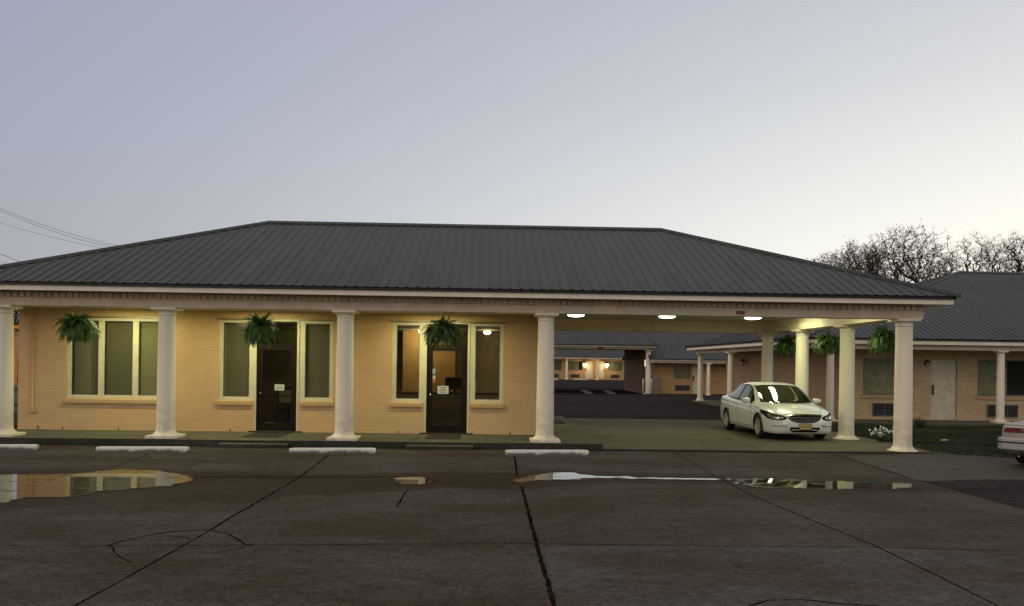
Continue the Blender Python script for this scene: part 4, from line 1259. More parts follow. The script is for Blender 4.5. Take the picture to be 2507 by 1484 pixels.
wing_window(wa, *W1, YA, M['curtain2']); wing_window(wa, *W2, YA, M['curtain2'], dark_from=q(2473, 900).x)
for w_ in (W1, W2):
    part(MB().box(w_[0] - .06, w_[1] + .06, YA - .05, YA + .02, w_[2] - .13, w_[2] - .0), 'sill', M['brick_soldier'], wa)
room_door(wa, *DR[:2], DR[2], DR[3], YA)
ac_unit(wa, *A1, YA); ac_unit(wa, *A2, YA)
ZE = 2.79
f_ = MB(); f_.box(EAX, 26.6, EAY, EAY + .03, ZE, 2.93); f_.box(EAX, EAX + .03, EAY + .03, 45.7, ZE, 2.93)
part(f_, 'fascia', M['fascia'], wa)
f_ = MB(); f_.box(EAX - .04, 26.6, EAY - .04, EAY, 2.925, 3.0); f_.box(EAX - .04, EAX, EAY, 45.7, 2.925, 3.0); part(f_, 'drip_edge', M['gutter'], wa)
s_ = MB(); s_.box(EAX + .03, 26.5, EAY + .03, YA, ZE + .02, ZE + .04); s_.box(EAX + .03, XA, YA, 45.7, ZE + .02, ZE + .04); part(s_, 'soffit', M['beam'], wa)
s_ = MB(); s_.box(EAX + .42, 26.4, EAY + .22, EAY + .42, 2.62, ZE + .02); s_.box(EAX + .42, EAX + .62, EAY + .42, 45.4, 2.62, ZE + .02); part(s_, 'beam', M['beam'], wa)
hip_roof(wa, EAX - .08, 46, EAY - .08, 45.78, 2.99, 21.0, 36.0, 37.2, 6.27, M['roof'])
for px in (2033, 2450):
    column(wa, aty(px, 900, 29.05).x, 29.05, .1, 2.62, r=.135, plinth=True, n=32)
for (px, y_) in ((1789, 38.5), (1715, 45.2)):
    column(wa, aty(px, 900, y_).x, y_, .1, 2.62, r=.15, plinth=False, n=24)
o = MB().prism([(EAX + .35, EAY - .1), (26, EAY - .1), (26, YA + .05), (XA + .05, YA + .05), (XA + .05, 45.7), (EAX + .35, 45.7)], 0, .10).build('sidewalk', M['walk'], bevel=.01); tag(o, kind='structure')
wall_lantern((q(2266.5, 891).x, YA, q(2266, 888).z), 'unlit dark wall lantern left of the white door of the right wing')
o = wall_lantern((XA - .004, atx(1829, 890, XA).y, 2.2), 'unlit dark wall lantern on the shaded side wall above the white car', k=1.6); o.rotation_euler = (0, 0, -R(90))

# ---- far canopy wing (B) with brick side wall
wb = empty('motel_wing', (6, 60, 0), label='dark roofed motel canopy with one white column seen beyond the carport', cat='building')
YB2 = 56.6
b0 = aty(1357, 850, YB2); zB = aty(1480, 855.5, YB2).z
xe = aty(1605.5, 850, 56.3).x; xc = aty(1587, 900, 57.0).x
s_ = MB(); s_.box(-6, xe - .25, YB2, YB2 + .3, aty(1480, 854.5, YB2).z, aty(1480, 849, YB2).z + .02); part(s_, 'beam', M['beam'], wb)
f_ = MB(); f_.box(-6.3, xe, 56.3, 56.34, aty(1480, 849, 56.3).z, aty(1480, 846, 56.3).z); f_.box(xe - .04, xe, 56.34, 68, 3.12, 3.22); part(f_, 'fascia', M['fascia'], wb)
f_ = MB(); f_.box(-6.3, xe + .05, 56.22, 56.3, aty(1480, 846, 56.3).z, aty(1480, 843.5, 56.3).z); part(f_, 'drip_edge', M['gutter'], wb)
zb_ = aty(1480, 844.5, 56.3).z
hip_roof(wb, -14, xe + .1, 56.2, 68.2, zb_, -8, xe - 1.1, 62.2, zb_ + 2.6, M['roof'])
part(MB().box(-6, xe - .1, 56.7, 68, 3.13, 3.16), 'soffit', M['beam'], wb)
column(wb, xc, 57.0, 0, zB, r=.19, plinth=False, n=24)
px0 = aty(1466, 850, YB2 - .02).x; part(MB().box(px0 - .05, px0 + .3, YB2 - .02, YB2, zB + .0, zB + .18), 'bare_wood', M['brick_dark'], wb)
xs1 = aty(1574, 950, 58).x
part(MB().box(xs1, xs1 + .2, 58.6, 66, 0, 3.12), 'wall', M['brick_dark'], wb)  # canopy shade is put into this wall's dark brown
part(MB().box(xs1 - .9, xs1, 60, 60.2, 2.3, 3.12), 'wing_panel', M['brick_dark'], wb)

# ---- low wing D
YD = 57.6
wd = empty('motel_wing', (15, YD, 0), label='low orange brick motel wing behind the canopy column, with one curtained window', cat='building')
q = lambda x, y: aty(x, y, YD)
WD = (q(1650, 900).x, q(1691, 900).x, q(1670, 928).z, q(1670, 890.5).z); DD = (q(1696, 900).x, q(1721, 900).x, .04, q(1705, 892).z)
AD = (q(1653, 900).x, q(1689, 900).x, q(1670, 956.5).z, q(1670, 943).z)
mb = wall_open(MB(), xs1 + .25, 24, 0, 2.2, YD, YD + .2, [WD, DD]); part(mb, 'wall', M['brick_far'], wd)
wing_window(wd, *WD, YD, M['curtain'], fw=.04)
room_door(wd, *DD, YD); ac_unit(wd, *AD, YD)
EYD = 56.3
zt, zm = aty(1640, 881, EYD).z, aty(1640, 883.5, EYD).z
part(MB().box(xe - .3, 24, EYD, EYD + .04, zm, zt), 'fascia', M['fascia'], wd)
part(MB().box(xe - .3, 24, EYD + .15, EYD + .3, zm - .14, zm), 'beam', M['beam'], wd)
part(MB().box(xe - .3, 24, EYD - .05, EYD, zt, zt + .06), 'drip_edge', M['gutter'], wd)
part(MB().box(xe - .3, 24, EYD + .3, YD, zm - .02, zm + .0), 'soffit', M['beam'], wd)
hip_roof(wd, xs1 + .2, 30, EYD - .05, EYD + 11.5, zt + .05, xs1 + .3, 26, EYD + 5.7, zt + 2.35, M['roof'])
column(wd, aty(1734.5, 900, 56.5).x, 56.5, .0, zm - .14, r=.13, plinth=False, n=20)
wall_lantern((q(1606, 894).x, YD, q(1606, 892).z), 'unlit lantern on the far orange wall beside the canopy column', k=1.3)
wall_lantern((q(1759, 895).x, YD, q(1759, 893).z), 'unlit lantern on the far orange wall behind the side columns', k=1.3)
o = MB().box(xs1, 24, EYD + .3, YD, 0, .05).build('sidewalk', M['walk']); tag(o, kind='structure')

# ---- farthest wing C with lit lanterns
YC = 109.0
wc = empty('motel_wing', (16, YC, 0), label='farthest motel wing with two lit wall lamps, seen under the dark canopy', cat='building')
q = lambda x, y: aty(x, y, YC)
def rc(x0, x1, y0, y1): return (q(x0, 900).x, q(x1, 900).x, q((x0 + x1) / 2, y1).z, q((x0 + x1) / 2, y0).z)
WS = [rc(1352, 1375, 882.5, 906.5), rc(1391, 1427, 884, 907), rc(1488, 1523.5, 885.5, 908.5)]
DS = [rc(1433.5, 1451.5, 885, 926), rc(1465, 1480, 885, 926.5)]
mb = wall_open(MB(), -2, q(1534, 900).x, 0, 2.72, YC, YC + .2, WS + DS); part(mb, 'wall', M['brick_far'], wc)
for i, w_ in enumerate(WS): wing_window(wc, *w_, YC, M['curtain'], fw=.07, dark_from=(q(1417, 900).x if i == 1 else None))
room_door(wc, *DS[0], YC, True, False); room_door(wc, *DS[1], YC, False, False)
for a in (rc(1354, 1368.5, 916, 924), rc(1397, 1419, 916.5, 924.5), rc(1495.5, 1516, 917.5, 925.5)): ac_unit(wc, *a, YC)
z0_, z1_ = q(1450, 879).z, q(1450, 876).z
part(MB().box(-3, q(1530, 900).x, YC - 1.6, YC - 1.5, z0_ + .0, z1_), 'fascia', M['fascia'], wc)
part(MB().box(-3, q(1538, 900).x, YC - 1.5, YC, z0_ + .02, z0_ + .06), 'soffit', M['beam'], wc)
hip_roof(wc, -8, q(1538, 900).x + 2, YC - 1.7, YC + 10, z1_ + .01, 0, q(1534, 900).x, YC + 4, z1_ + 2.6, M['roof'])
for px in (1387.3, 1463): column(wc, aty(px, 900, YC - 1.2).x, YC - 1.2, 0, z0_, r=.15, plinth=False, n=12)
wall_lantern((q(1431, 891).x, YC, q(1431, 890).z), 'lit wall lamp left of the far pair of white doors', True, k=2.6)
wall_lantern((q(1485, 891).x, YC, q(1485, 891).z), 'lit wall lamp right of the far pair of white doors', True, k=2.6)
for a, b_, lb in ((1350, 1368, 'pale far wheel stop at the left, beside the big carport column'), (1403, 1440, 'pale far wheel stop below the left lit lamp'), (1481, 1514, 'pale far wheel stop below the right lit lamp')):
    p0, p1 = atz(a, 930), atz(b_, 930.5)
    st = MB(); st.add([(p0.x, p0.y, 0), (p1.x, p0.y, 0), (p1.x, p0.y + .2, 0), (p0.x, p0.y + .2, 0), (p0.x + .05, p0.y + .04, .14), (p1.x - .05, p0.y + .04, .14), (p1.x - .05, p0.y + .16, .14), (p0.x + .05, p0.y + .16, .14)],
                      [(0, 3, 2, 1), (4, 5, 6, 7), (0, 1, 5, 4), (1, 2, 6, 5), (2, 3, 7, 6), (3, 0, 4, 7)])
    tag(st.build('wheel_stop', M['white']), lb, 'wheel stop')
# painted lines in the far yard
pl_ = MB()
for path, w_ in (([(1350, 953.6), (1450, 954.6), (1524, 956.2)], .30), ([(1427, 955), (1435, 959), (1444, 964)], .5), ([(1483, 956), (1492, 960), (1501, 964.6)], .5)):
    strip(pl_, path, w_, .004, .3, .4)
pm_ = pl_.build('painted_lines', mat('faded line paint', (.22, .21, .20), .8)); tag(pm_, kind='structure')
if pm_.data.polygons[0].normal.z < 0: pm_.data.flip_normals()

# bollards and bin beside the far column
for px, lb in ((1575, 'thin white bollard left of the far canopy column'), (1595, 'thin white bollard right of the far canopy column')):
    p = aty(px, 900, 56.7); b_ = empty('bollard', (p.x, 56.7, 0), label=lb, cat='bollard')
    c_ = MB(); c_.lathe([(.055, 0), (.055, 1.0), (.045, 1.04), (.01, 1.06)], 12); c_.build('post', M['white'], b_)
    c_ = MB(); c_.lathe([(.058, .82), (.058, .90)], 12); c_.build('band', M['fascia'], b_)
p = aty(1603, 900, 57.2)
tb = empty('trash_bin', (p.x, 57.2, 0), label='grey lidded bin standing right of the far canopy column', cat='bin')
MB().box(-.27, .27, -.27, .27, .03, 1.05).build('body', M['binmetal'], tb, bevel=.02)
MB().add([(-.3, -.3, 1.05), (.3, -.3, 1.05), (.3, .3, 1.05), (-.3, .3, 1.05), (-.16, -.16, 1.28), (.16, -.16, 1.28), (.16, .16, 1.28), (-.16, .16, 1.28)], [(0, 3, 2, 1), (4, 5, 6, 7), (0, 1, 5, 4), (1, 2, 6, 5), (2, 3, 7, 6), (3, 0, 4, 7)]).build('lid', M['binmetal'], tb, bevel=.01)

# ---- left background: road strip, orange canopy
tag(flat([(-80, 36), (-12.5, 36), (-12.5, 52), (-80, 52)], .003, 'road', M['palewalk']), kind='structure')
okk = empty('petrol_canopy', (-32, 54, 0), label='bright orange post and canopy edge glimpsed between the leftmost column and the brick wall', cat='canopy')
p0, p1 = aty(16, 900, 54), aty(32.3, 900, 54); zt0 = aty(30, 806, 54).z; zt1 = aty(30, 799, 54).z
part(MB().box(p0.x, p1.x, 54, 54.5, 0, zt0), 'post', M['orange'], okk, bevel=.03)
part(MB().box(p0.x - 7, aty(46, 800, 53.6).x, 53.6, 60, zt0, zt1 + .05), 'roof_edge', M['orange'], okk, bevel=.03)
part(MB().box(p0.x - .2, p1.x + .15, 53.8, 54.7, 0, .22), 'footing', M['greymetal'], okk)
ws_ = empty('white_shed', (-40, 75, 0), label='pale distant shed behind the orange post at the left', cat='shed')
p0, p1 = aty(24, 850, 75), aty(60, 850, 75)
part(MB().box(p0.x, p1.x, 75, 80, 0, aty(38, 808, 75).z), 'wall', mat('pale shed cladding', (.40, .37, .38), .7), ws_)
part(MB().box(p0.x - .3, p1.x + .3, 74.6, 80.4, aty(38, 808, 75).z, aty(38, 803, 75).z), 'roof', M['gutter'], ws_)
part(MB().box(aty(40, 900, 74.98).x, aty(45, 900, 74.98).x, 74.97, 75, 0, 1.8), 'door', M['brick_dark'], ws_)


# ------------------------------------------------------------------ power lines
def wire(pts, lb, y=46, r=.011):
    P_ = [aty(a, b, y) for a, b in pts]
    out_ = []
    for i in range(len(P_) - 1):
        p0, p1, p2, p3 = P_[max(i - 1, 0)], P_[i], P_[i + 1], P_[min(i + 2, len(P_) - 1)]
        for s_ in range(5):
            t = s_ / 5
            out_.append(.5 * ((2 * p1) + (p2 - p0) * t + (2 * p0 - 5 * p1 + 4 * p2 - p3) * t * t + (3 * p1 - p0 - 3 * p2 + p3) * t ** 3))
    out_.append(P_[-1])
    mb = MB(); mb.tube(out_, r, 6); o = mb.build('power_line', M['wire'])
    return tag(o, lb, 'power line', 'power lines left of the roof')


wire([(-260, 365), (-120, 445), (0, 509), (100, 549), (200, 580), (300, 604), (420, 622), (560, 634)], 'topmost power line in the sky at the left', r=.010)
wire([(-260, 380), (-120, 455), (0, 515), (100, 556), (200, 588), (285, 606), (420, 628), (560, 640)], 'second power line from the top, just below the first', r=.010)
wire([(-260, 440), (-120, 497), (0, 545), (100, 574), (180, 593), (250, 607), (400, 632), (560, 650)], 'third power line from the top, well below the upper pair', r=.008)
wire([(-260, 540), (-120, 585), (0, 622), (62, 645), (160, 672), (300, 700)], 'dark low power line meeting the left eave', r=.013)
wire([(-260, 580), (-120, 612), (0, 641), (30, 652), (160, 686), (300, 712)], 'faint lowest power line at the left edge', r=.007)


# ------------------------------------------------------------------ trees
def tree_at(px, ytop, d, hw, seed, lb, tips=650, leaves=.7, tall=1.05, leafsize=.085, rt=.010, stems=7):
    """multi-stemmed tree: limbs are grown outward until they reach points spread through a domed crown"""
    top = aty(px, ytop, d); H = top.z; rx = hw / F * d; rz = rx * tall; cz = H - rz; zf = max(.8, cz - rz * .98)
    rng = np.random.default_rng(seed)
    nodes = [np.array([0, 0, 0.]), np.array([.05, 0, zf * .5]), np.array([0, .05, zf])]; par = [-1, 0, 1]
    for i in range(stems):
        a = 2 * math.pi * (i + rng.uniform(-.3, .3)) / stems; k = 2
        for j_ in range(1, 4):
            t = j_ / 3
            nodes.append(np.array([math.cos(a) * rx * .42 * t ** 1.3, math.sin(a) * rx * .42 * t ** 1.3, zf + (cz - zf) * .85 * t]) + rng.normal(0, .10, 3)); par.append(k); k = len(nodes) - 1
    u = rng.normal(0, 1, (tips * 3, 3)); u /= np.linalg.norm(u, axis=1)[:, None]; u = u[u[:, 2] > -.62][:tips]
    lobes = 1 + .10 * np.sin(np.arctan2(u[:, 1], u[:, 0]) * 5 + seed) * np.sin(u[:, 2] * 5 + seed)
    rad = (rng.random(len(u)) ** .42 * 1.0 * lobes)[:, None]
    P_ = u * rad * np.array([rx, rx, rz]) + np.array([0, 0, cz])
    P_ = P_[np.argsort(np.linalg.norm(P_ - np.array([0, 0, zf]), axis=1))]
    tipn = []
    for p in P_:
        A = np.array(nodes[2:]); dv = p - A; dist = np.linalg.norm(dv, axis=1)
        # prefer to branch from nodes lower and nearer the axis so twigs run outward and up
        cost = dist + .55 * np.maximum(0, A[:, 2] - p[2] + .15 * dist) + .35 * np.maximum(0, np.linalg.norm(A[:, :2], axis=1) - np.linalg.norm(p[:2]))
        k = int(np.argmin(cost)) + 2; L = dist[k - 2]; n = max(2, min(5, int(L / .45) + 1)); a0 = nodes[k]; kk = k
        bend = rng.normal(0, .09 * L, 3); bend[2] -= .08 * L
        for j_ in range(1, n + 1):
            t = j_ / n; nodes.append(a0 + (p - a0) * t + bend * math.sin(math.pi * t) + rng.normal(0, .02, 3)); par.append(kk); kk = len(nodes) - 1
        tipn.append(kk)
    cnt = np.zeros(len(nodes))
    for t in tipn: cnt[t] = 1
    for i in range(len(nodes) - 1, 0, -1): cnt[par[i]] += cnt[i]
    r = rt * np.maximum(cnt, 1) ** .47
    root = empty('bare_tree', (top.x, d, 0), label=lb, cat='tree'); tr = MB(); lf = MB()
    rr_ = random.Random(seed)
    for i in range(1, len(nodes)):
        a_, b_ = Vector(nodes[par[i]]), Vector(nodes[i]); n = 8 if cnt[i] > 60 else (5 if cnt[i] > 8 else 3)
        tr.tube([a_, b_], [min(r[par[i]], r[i] * 1.35), r[i]], n, cap=False)
    for t in tipn:
        p = Vector(nodes[t]); base = Vector(nodes[par[t]])
        # fine spray of twigs
        for _ in range(3):
            q_ = p + Vector((rr_.gauss(0, .20), rr_.gauss(0, .20), abs(rr_.gauss(0, .22)))); tr.tube([base.lerp(p, rr_.random()), q_], [rt * .8, rt * .45], 3, cap=False)
            cl = .5 + .5 * math.sin(p.x * 1.1 + seed) * math.sin(p.z * 1.4 + seed * 2) + .25 * math.sin(p.y * 2)
            if rr_.random() < leaves * (.35 + cl):
                for _k in range(3):
                    c_ = q_ + Vector((rr_.gauss(0, .10), rr_.gauss(0, .10), rr_.gauss(0, .10))); s_ = leafsize * rr_.uniform(.5, 1.2)
                    e1 = Vector((rr_.uniform(-1, 1), rr_.uniform(-1, 1), rr_.uniform(-1, 1))).normalized(); e2 = e1.cross(Vector((rr_.uniform(-1, 1), rr_.uniform(-1, 1), rr_.uniform(-1, 1)))).normalized()
                    lf.add([c_ - e1 * s_, c_ + e2 * s_ * .5, c_ + e1 * s_, c_ - e2 * s_ * .5], [(0, 1, 2, 3)])
    tr.build('trunk', M['bark'], root)
    if lf.v: lf.build('crown', M['leafbud'], root)
    return root


tree_at(2218, 553, 78, 120, 5, 'large round crowned bare tree with many fanned limbs above the roof junction', tips=1300, leaves=.7, tall=1.0, stems=9, rt=.011)
tree_at(2318, 618, 84, 46, 12, 'thin bare tree at the right shoulder of the large fanned tree', tips=300, leaves=.3, tall=1.3)
tree_at(2132, 596, 74, 38, 8, 'narrow leafier tree left of the large fanned tree', tips=420, leaves=.7, tall=1.9)
tree_at(2086, 588, 80, 30, 21, 'slender upright tree in the middle of the left clump', tips=320, leaves=.6, tall=2.3)
tree_at(2036, 608, 84, 40, 31, 'lowest thin tree at the left end of the clump', tips=330, leaves=.5, tall=1.5)
tree_at(2384, 568, 88, 44, 44, 'pale bare tree above the right wing ridge, nearest its left end', tips=330, leaves=.10, tall=1.6, rt=.009)
tree_at(2434, 575, 84, 42, 47, 'middle bare tree above the right wing ridge', tips=360, leaves=.12, tall=1.6, rt=.009)
tree_at(2490, 568, 82, 44, 57, 'bare tree above the right wing ridge at the right edge of the photo', tips=420, leaves=.2, tall=1.6, rt=.010)
tree_at(2562, 585, 84, 50, 61, 'bare tree whose left branches enter at the right edge of the photo', tips=380, leaves=.2, tall=1.4)


def thicket(px0, px1, ytop, d, n, seed, lb, mt='darkleaf', name='shrub', ragged=.35, leaf=.16):
    rng = random.Random(seed); a, b = aty(px0, ytop, d), aty(px1, ytop, d); root = empty(name, ((a.x + b.x) / 2, d, 0), label=lb, cat='shrub')
    W_ = b.x - a.x; H = a.z; lf = MB(); st = MB()
    cl = [(rng.uniform(-W_ / 2, W_ / 2), rng.uniform(-1.5, 1.5), H * rng.uniform(.25, 1.0) * (1 - ragged * rng.random()), rng.uniform(.5, 1.1)) for _ in range(46)]
    for i in range(n):
        c_ = rng.choice(cl); v = Vector((rng.gauss(0, .5), rng.gauss(0, .5), rng.gauss(0, .45))) * c_[3]
        p = Vector(c_[:3]) + v; s_ = leaf * rng.uniform(.5, 1.2)
        e1 = Vector((rng.uniform(-1, 1), rng.uniform(-1, 1), rng.uniform(-1, 1))).normalized(); e2 = e1.cross(Vector((rng.uniform(-1, 1), rng.uniform(-1, 1), rng.uniform(-1, 1)))).normalized()
        lf.add([p - e1 * s_, p + e2 * s_ * .5, p + e1 * s_, p - e2 * s_ * .5], [(0, 1, 2, 3)])
    for c_ in cl[:24]: st.tube([(c_[0] * .6, 0, 0), (c_[0] * .9, c_[1] * .6, c_[2] * .5), c_[:3]], [.08, .05, .02], 5)
    st.build('trunk', M['bark'], root); lf.build('crown', M[mt], root)
    return root


thicket(2000, 2130, 632, 92, 5200, 3, 'dark brushy thicket at the foot of the left tree clump')
thicket(2120, 2200, 660, 96, 1600, 4, 'low dark brush behind the main roof hip, right of the thicket')
thicket(2440, 2540, 630, 100, 3600, 9, 'dark brown thicket behind the trees at the right edge', ragged=.5)
thicket(10, 60, 752, 90, 5200, 14, 'dark tree seen through the gap above the orange canopy edge', name='dark_tree', ragged=.15)


# ------------------------------------------------------------------ flowering shrub and small bush on the lawn
def flower_bush(px, py, lb, w, h, nf, seed, fl=True):
    p = atz(px, py, .02); rng = random.Random(seed)
    root = empty('flowering_shrub' if fl else 'small_bush', (p.x, p.y, .02), label=lb, cat='shrub')
    st = MB(); lf = MB(); pe = MB(); tips = []
    for i in range(34):
        a = rng.uniform(0, 6.28); rr = w * math.sqrt(rng.random()) * .5; z = h * rng.uniform(.45, 1)
        e = Vector((rr * math.cos(a), rr * math.sin(a), z)); st.tube([(rr * .15 * math.cos(a), rr * .15 * math.sin(a), 0), (e.x * .6, e.y * .6, z * .6), e], [.006, .005, .003], 4); tips.append(e)
        for _ in range(26):
            t = rng.random(); c_ = e * t + Vector((rng.gauss(0, .04), rng.gauss(0, .04), rng.gauss(0, .03))); s_ = rng.uniform(.012, .03)
            e1 = Vector((rng.uniform(-1, 1), rng.uniform(-1, 1), rng.uniform(-1, 1))).normalized(); e2 = e1.cross(Vector((rng.uniform(-1, 1), rng.uniform(-1, 1), 1))).normalized()
            lf.add([c_ - e1 * s_, c_ + e2 * s_ * .5, c_ + e1 * s_, c_ - e2 * s_ * .5], [(0, 1, 2, 3)])
    for k in range(nf):
        c_ = tips[k % len(tips)] + Vector((rng.gauss(0, .03), rng.gauss(0, .03), rng.uniform(-.05, .03)))
        for i in range(5):
            a = i * 1.257 + rng.random(); s_ = .034
            n_ = Vector((rng.uniform(-.4, .4), -1, rng.uniform(0, .9))).normalized(); u_ = n_.cross(Vector((0, 0, 1))).normalized(); v_ = n_.cross(u_)
            d_ = u_ * math.cos(a) + v_ * math.sin(a); e_2 = u_ * math.cos(a + .6) + v_ * math.sin(a + .6); e_3 = u_ * math.cos(a - .6) + v_ * math.sin(a - .6)
            pe.add([c_, c_ + e_3 * s_ * .7, c_ + d_ * s_, c_ + e_2 * s_ * .7], [(0, 1, 2, 3)])
    st.build('stems', M['bark'], root); lf.build('foliage', M['darkleaf'] if not fl else M['fern'], root)
    if nf: pe.build('blossoms', M['petal'], root)
    return root


flower_bush(2160, 1083, 'low shrub with white blossoms on the lawn between the two nearest right columns', .62, .40, 46, 2)
flower_bush(2252, 1049, 'small dark bush at the walkway right of the nearest carport column', .5, .36, 0, 5, False)
for (px, py), lb in (((2197, 1090), 'fallen white petals on the soil below the flowering shrub'), ((2310, 1083), 'small white litter scrap on the lawn right of the nearest column')):
    p = atz(px, py, .03); c_ = MB()
    for i in range(5): c_.add([(random.uniform(-.1, .1) + u * .03, random.uniform(-.04, .04) + v * .03, .05 + .02 * random.random()) for u, v in ((0, 0), (1, 0), (1, 1), (0, 1))], [(0, 1, 2, 3)])
    o = c_.build('litter', M['petal']); o.location = p; tag(o, lb, 'litter')
#PART3
# ------------------------------------------------------------------ cars
def interp(tab, u):
    """smooth interpolation of station rows (u, a, b, ...)"""
    n = len(tab)
    for i in range(n - 1):
        if tab[i][0] <= u <= tab[i + 1][0] + 1e-9:
            t = (u - tab[i][0]) / (tab[i + 1][0] - tab[i][0])
            r = []
            for k in range(1, len(tab[0])):
                x = [tab[j][0] for j in (max(i - 1, 0), i, i + 1, min(i + 2, n - 1))]; y = [tab[j][k] for j in (max(i - 1, 0), i, i + 1, min(i + 2, n - 1))]
                h = x[2] - x[1]
                m1_ = (y[2] - y[0]) / (x[2] - x[0]) if i > 0 else (y[2] - y[1]) / h
                m2_ = (y[3] - y[1]) / (x[3] - x[1]) if i < n - 2 else (y[2] - y[1]) / h
                r.append((2 * t ** 3 - 3 * t * t + 1) * y[1] + (t ** 3 - 2 * t * t + t) * h * m1_ + (3 * t * t - 2 * t ** 3) * y[2] + (t ** 3 - t * t) * h * m2_)
            return r
    return list(tab[-1][1:]) if u > tab[-1][0] else list(tab[0][1:])


def loft(secs, close_ends=True):
    """secs: list of lists of half-section points (w,z) with y; mirrored to full rings"""
    mb = MB(); n = len(secs[0][1]); m_ = 2 * n - 2
    for y, pts_ in secs:
        ring = [(w, y, z) for w, z in pts_] + [(-w, y, z) for w, z in pts_[-2:0:-1]]
        mb.v += ring
    for i in range(len(secs) - 1):
        for j_ in range(m_):
            k = (j_ + 1) % m_
            mb.f.append((i * m_ + j_, i * m_ + k, (i + 1) * m_ + k, (i + 1) * m_ + j_)); mb.smooth.append(True)
    mb.f.append(tuple(range(m_))); mb.smooth.append(True)
    mb.f.append(tuple((len(secs) - 1) * m_ + j_ for j_ in range(m_))[::-1]); mb.smooth.append(True)
    return mb


def project(poly, axis, bvh, off, res=.03, sign=1):
    """fill a 2d outline and lay it on the body. axis 'y+' : from the front, 'y-': from the rear, 'x': from side sign; 'z': from above"""
    vs = [Vector(p) for p in poly]; n = len(vs)
    # densify the edge
    dv = []
    for i in range(n):
        a, b = vs[i], vs[(i + 1) % n]; k = max(1, int((b - a).length / res))
        dv += [a.lerp(b, t / k) for t in range(k)]
    x0, x1 = min(p.x for p in dv), max(p.x for p in dv); y0, y1 = min(p.y for p in dv), max(p.y for p in dv)
    inner = []
    gx_ = x0 + res / 2
    arr = []
    while gx_ < x1:
        gy_ = y0 + res / 2
        while gy_ < y1: arr.append((gx_, gy_)); gy_ += res
        gx_ += res
    if arr:
        d = poly_dist(np.array(arr), [tuple(p) for p in dv])
        inner = [Vector(a) for a, dd in zip(arr, d) if dd < -res * .45]
    r = delaunay_2d_cdt(dv + inner, [(i, (i + 1) % len(dv)) for i in range(len(dv))], [list(range(len(dv)))], 1, 1e-6)
    pts_ = []; ok = []
    for p in r[0]:
        if axis == 'y+': o, d = Vector((p.x, -3, p.y)), Vector((0, 1, 0))
        elif axis == 'y-': o, d = Vector((p.x, 9, p.y)), Vector((0, -1, 0))
        elif axis == 'z': o, d = Vector((p.x, p.y, 4)), Vector((0, 0, -1))
        else: o, d = Vector((sign * 3, p.x, p.y)), Vector((-sign, 0, 0))
        h = bvh.ray_cast(o, d)
        if h[0] is None: pts_.append((0, 0, 0)); ok.append(False)
        else:
            nr = h[1]
            if nr.dot(d) > 0: nr = -nr
            pts_.append(tuple(h[0] + nr * off)); ok.append(True)
    fs_ = [tuple(f) for f in r[2] if all(ok[i] for i in f)]
    mb = MB(); mb.add(pts_, fs_, smooth=True)
    return mb


def mirror(poly): return [(-p[0], p[1]) for p in poly][::-1]


def band(pts_, w):
    """2d outline of a thin line"""
    P_ = [Vector(p) for p in pts_]; L = []; R_ = []
    for i, p in enumerate(P_):
        d = (P_[min(i + 1, len(P_) - 1)] - P_[max(i - 1, 0)]).normalized(); n = Vector((-d.y, d.x)) * w / 2
        L.append(tuple(p + n)); R_.append(tuple(p - n))
    return L + R_[::-1]


def finish(o, parent):
    o.parent = parent
    bm_ = bmesh.new(); bm_.from_mesh(o.data); bmesh.ops.recalc_face_normals(bm_, faces=bm_.faces); bm_.to_mesh(o.data); bm_.free()
    return o


def apply_mods(o):
    dg = bpy.context.evaluated_depsgraph_get(); dg.update()
    me_ = bpy.data.meshes.new_from_object(o.evaluated_get(dg)); o.modifiers.clear(); o.data = me_


def wheel(root, x, y, r, w, spokes=7, hub=False):
    s = 1 if x > 0 else -1
    t_ = MB(); t_.lathe([(r * .66, -w / 2), (r * .80, -w / 2 - .004), (r * .93, -w / 2 + .006), (r * .985, -w / 2 + .03), (r, -w / 4), (r, w / 4), (r * .985, w / 2 - .03), (r * .93, w / 2 - .006), (r * .80, w / 2 + .004), (r * .66, w / 2)], 40, cap=False)
    t_.v = [(v[2] + x, v[0] + y, v[1] + r) for v in t_.v]
    ty = t_.build('wheel', M['rubber'], root)
    b = MB(); b.lathe([(r * .665, -w / 2 + .0), (r * .64, -w / 2 + .02), (r * .60, -w / 2 + .06), (r * .60, w / 2 - .06), (r * .64, w / 2 - .02), (r * .665, w / 2)], 36, cap=False)
    # spokes on the outer face
    zf = s * (w / 2 - .022)
    for i in range(spokes):
        a = 2 * math.pi * i / spokes
        c_, s_ = math.cos(a), math.sin(a)
        q_ = [(-.018, .05), (.018, .05), (.026, r * .645), (-.026, r * .645)]
        vs = []
        for zz in (zf, zf - s * .03):
            for (u_, v_) in q_: vs.append((u_ * c_ - v_ * s_, u_ * s_ + v_ * c_, zz if v_ < .1 else zz + s * .012))
        b.add(vs, [(0, 1, 2, 3), (4, 7, 6, 5), (0, 4, 5, 1), (1, 5, 6, 2), (2, 6, 7, 3), (3, 7, 4, 0)])
    b.lathe([(.01, zf + s * .006), (.05, zf + s * .004), (.06, zf - s * .02)], 16, cap=True)
    b.v = [(v[2] + x, v[0] + y, v[1] + r) for v in b.v]
    ri = b.build('rim', M['alloy'], ty)
    d_ = MB(); d_.lathe([(.01, s * (w / 2 - .075)), (r * .60, s * (w / 2 - .075))], 24, cap=False); d_.v = [(v[2] + x, v[0] + y, v[1] + r) for v in d_.v]
    d_.build('brake', M['dark'], ty)
    return ty


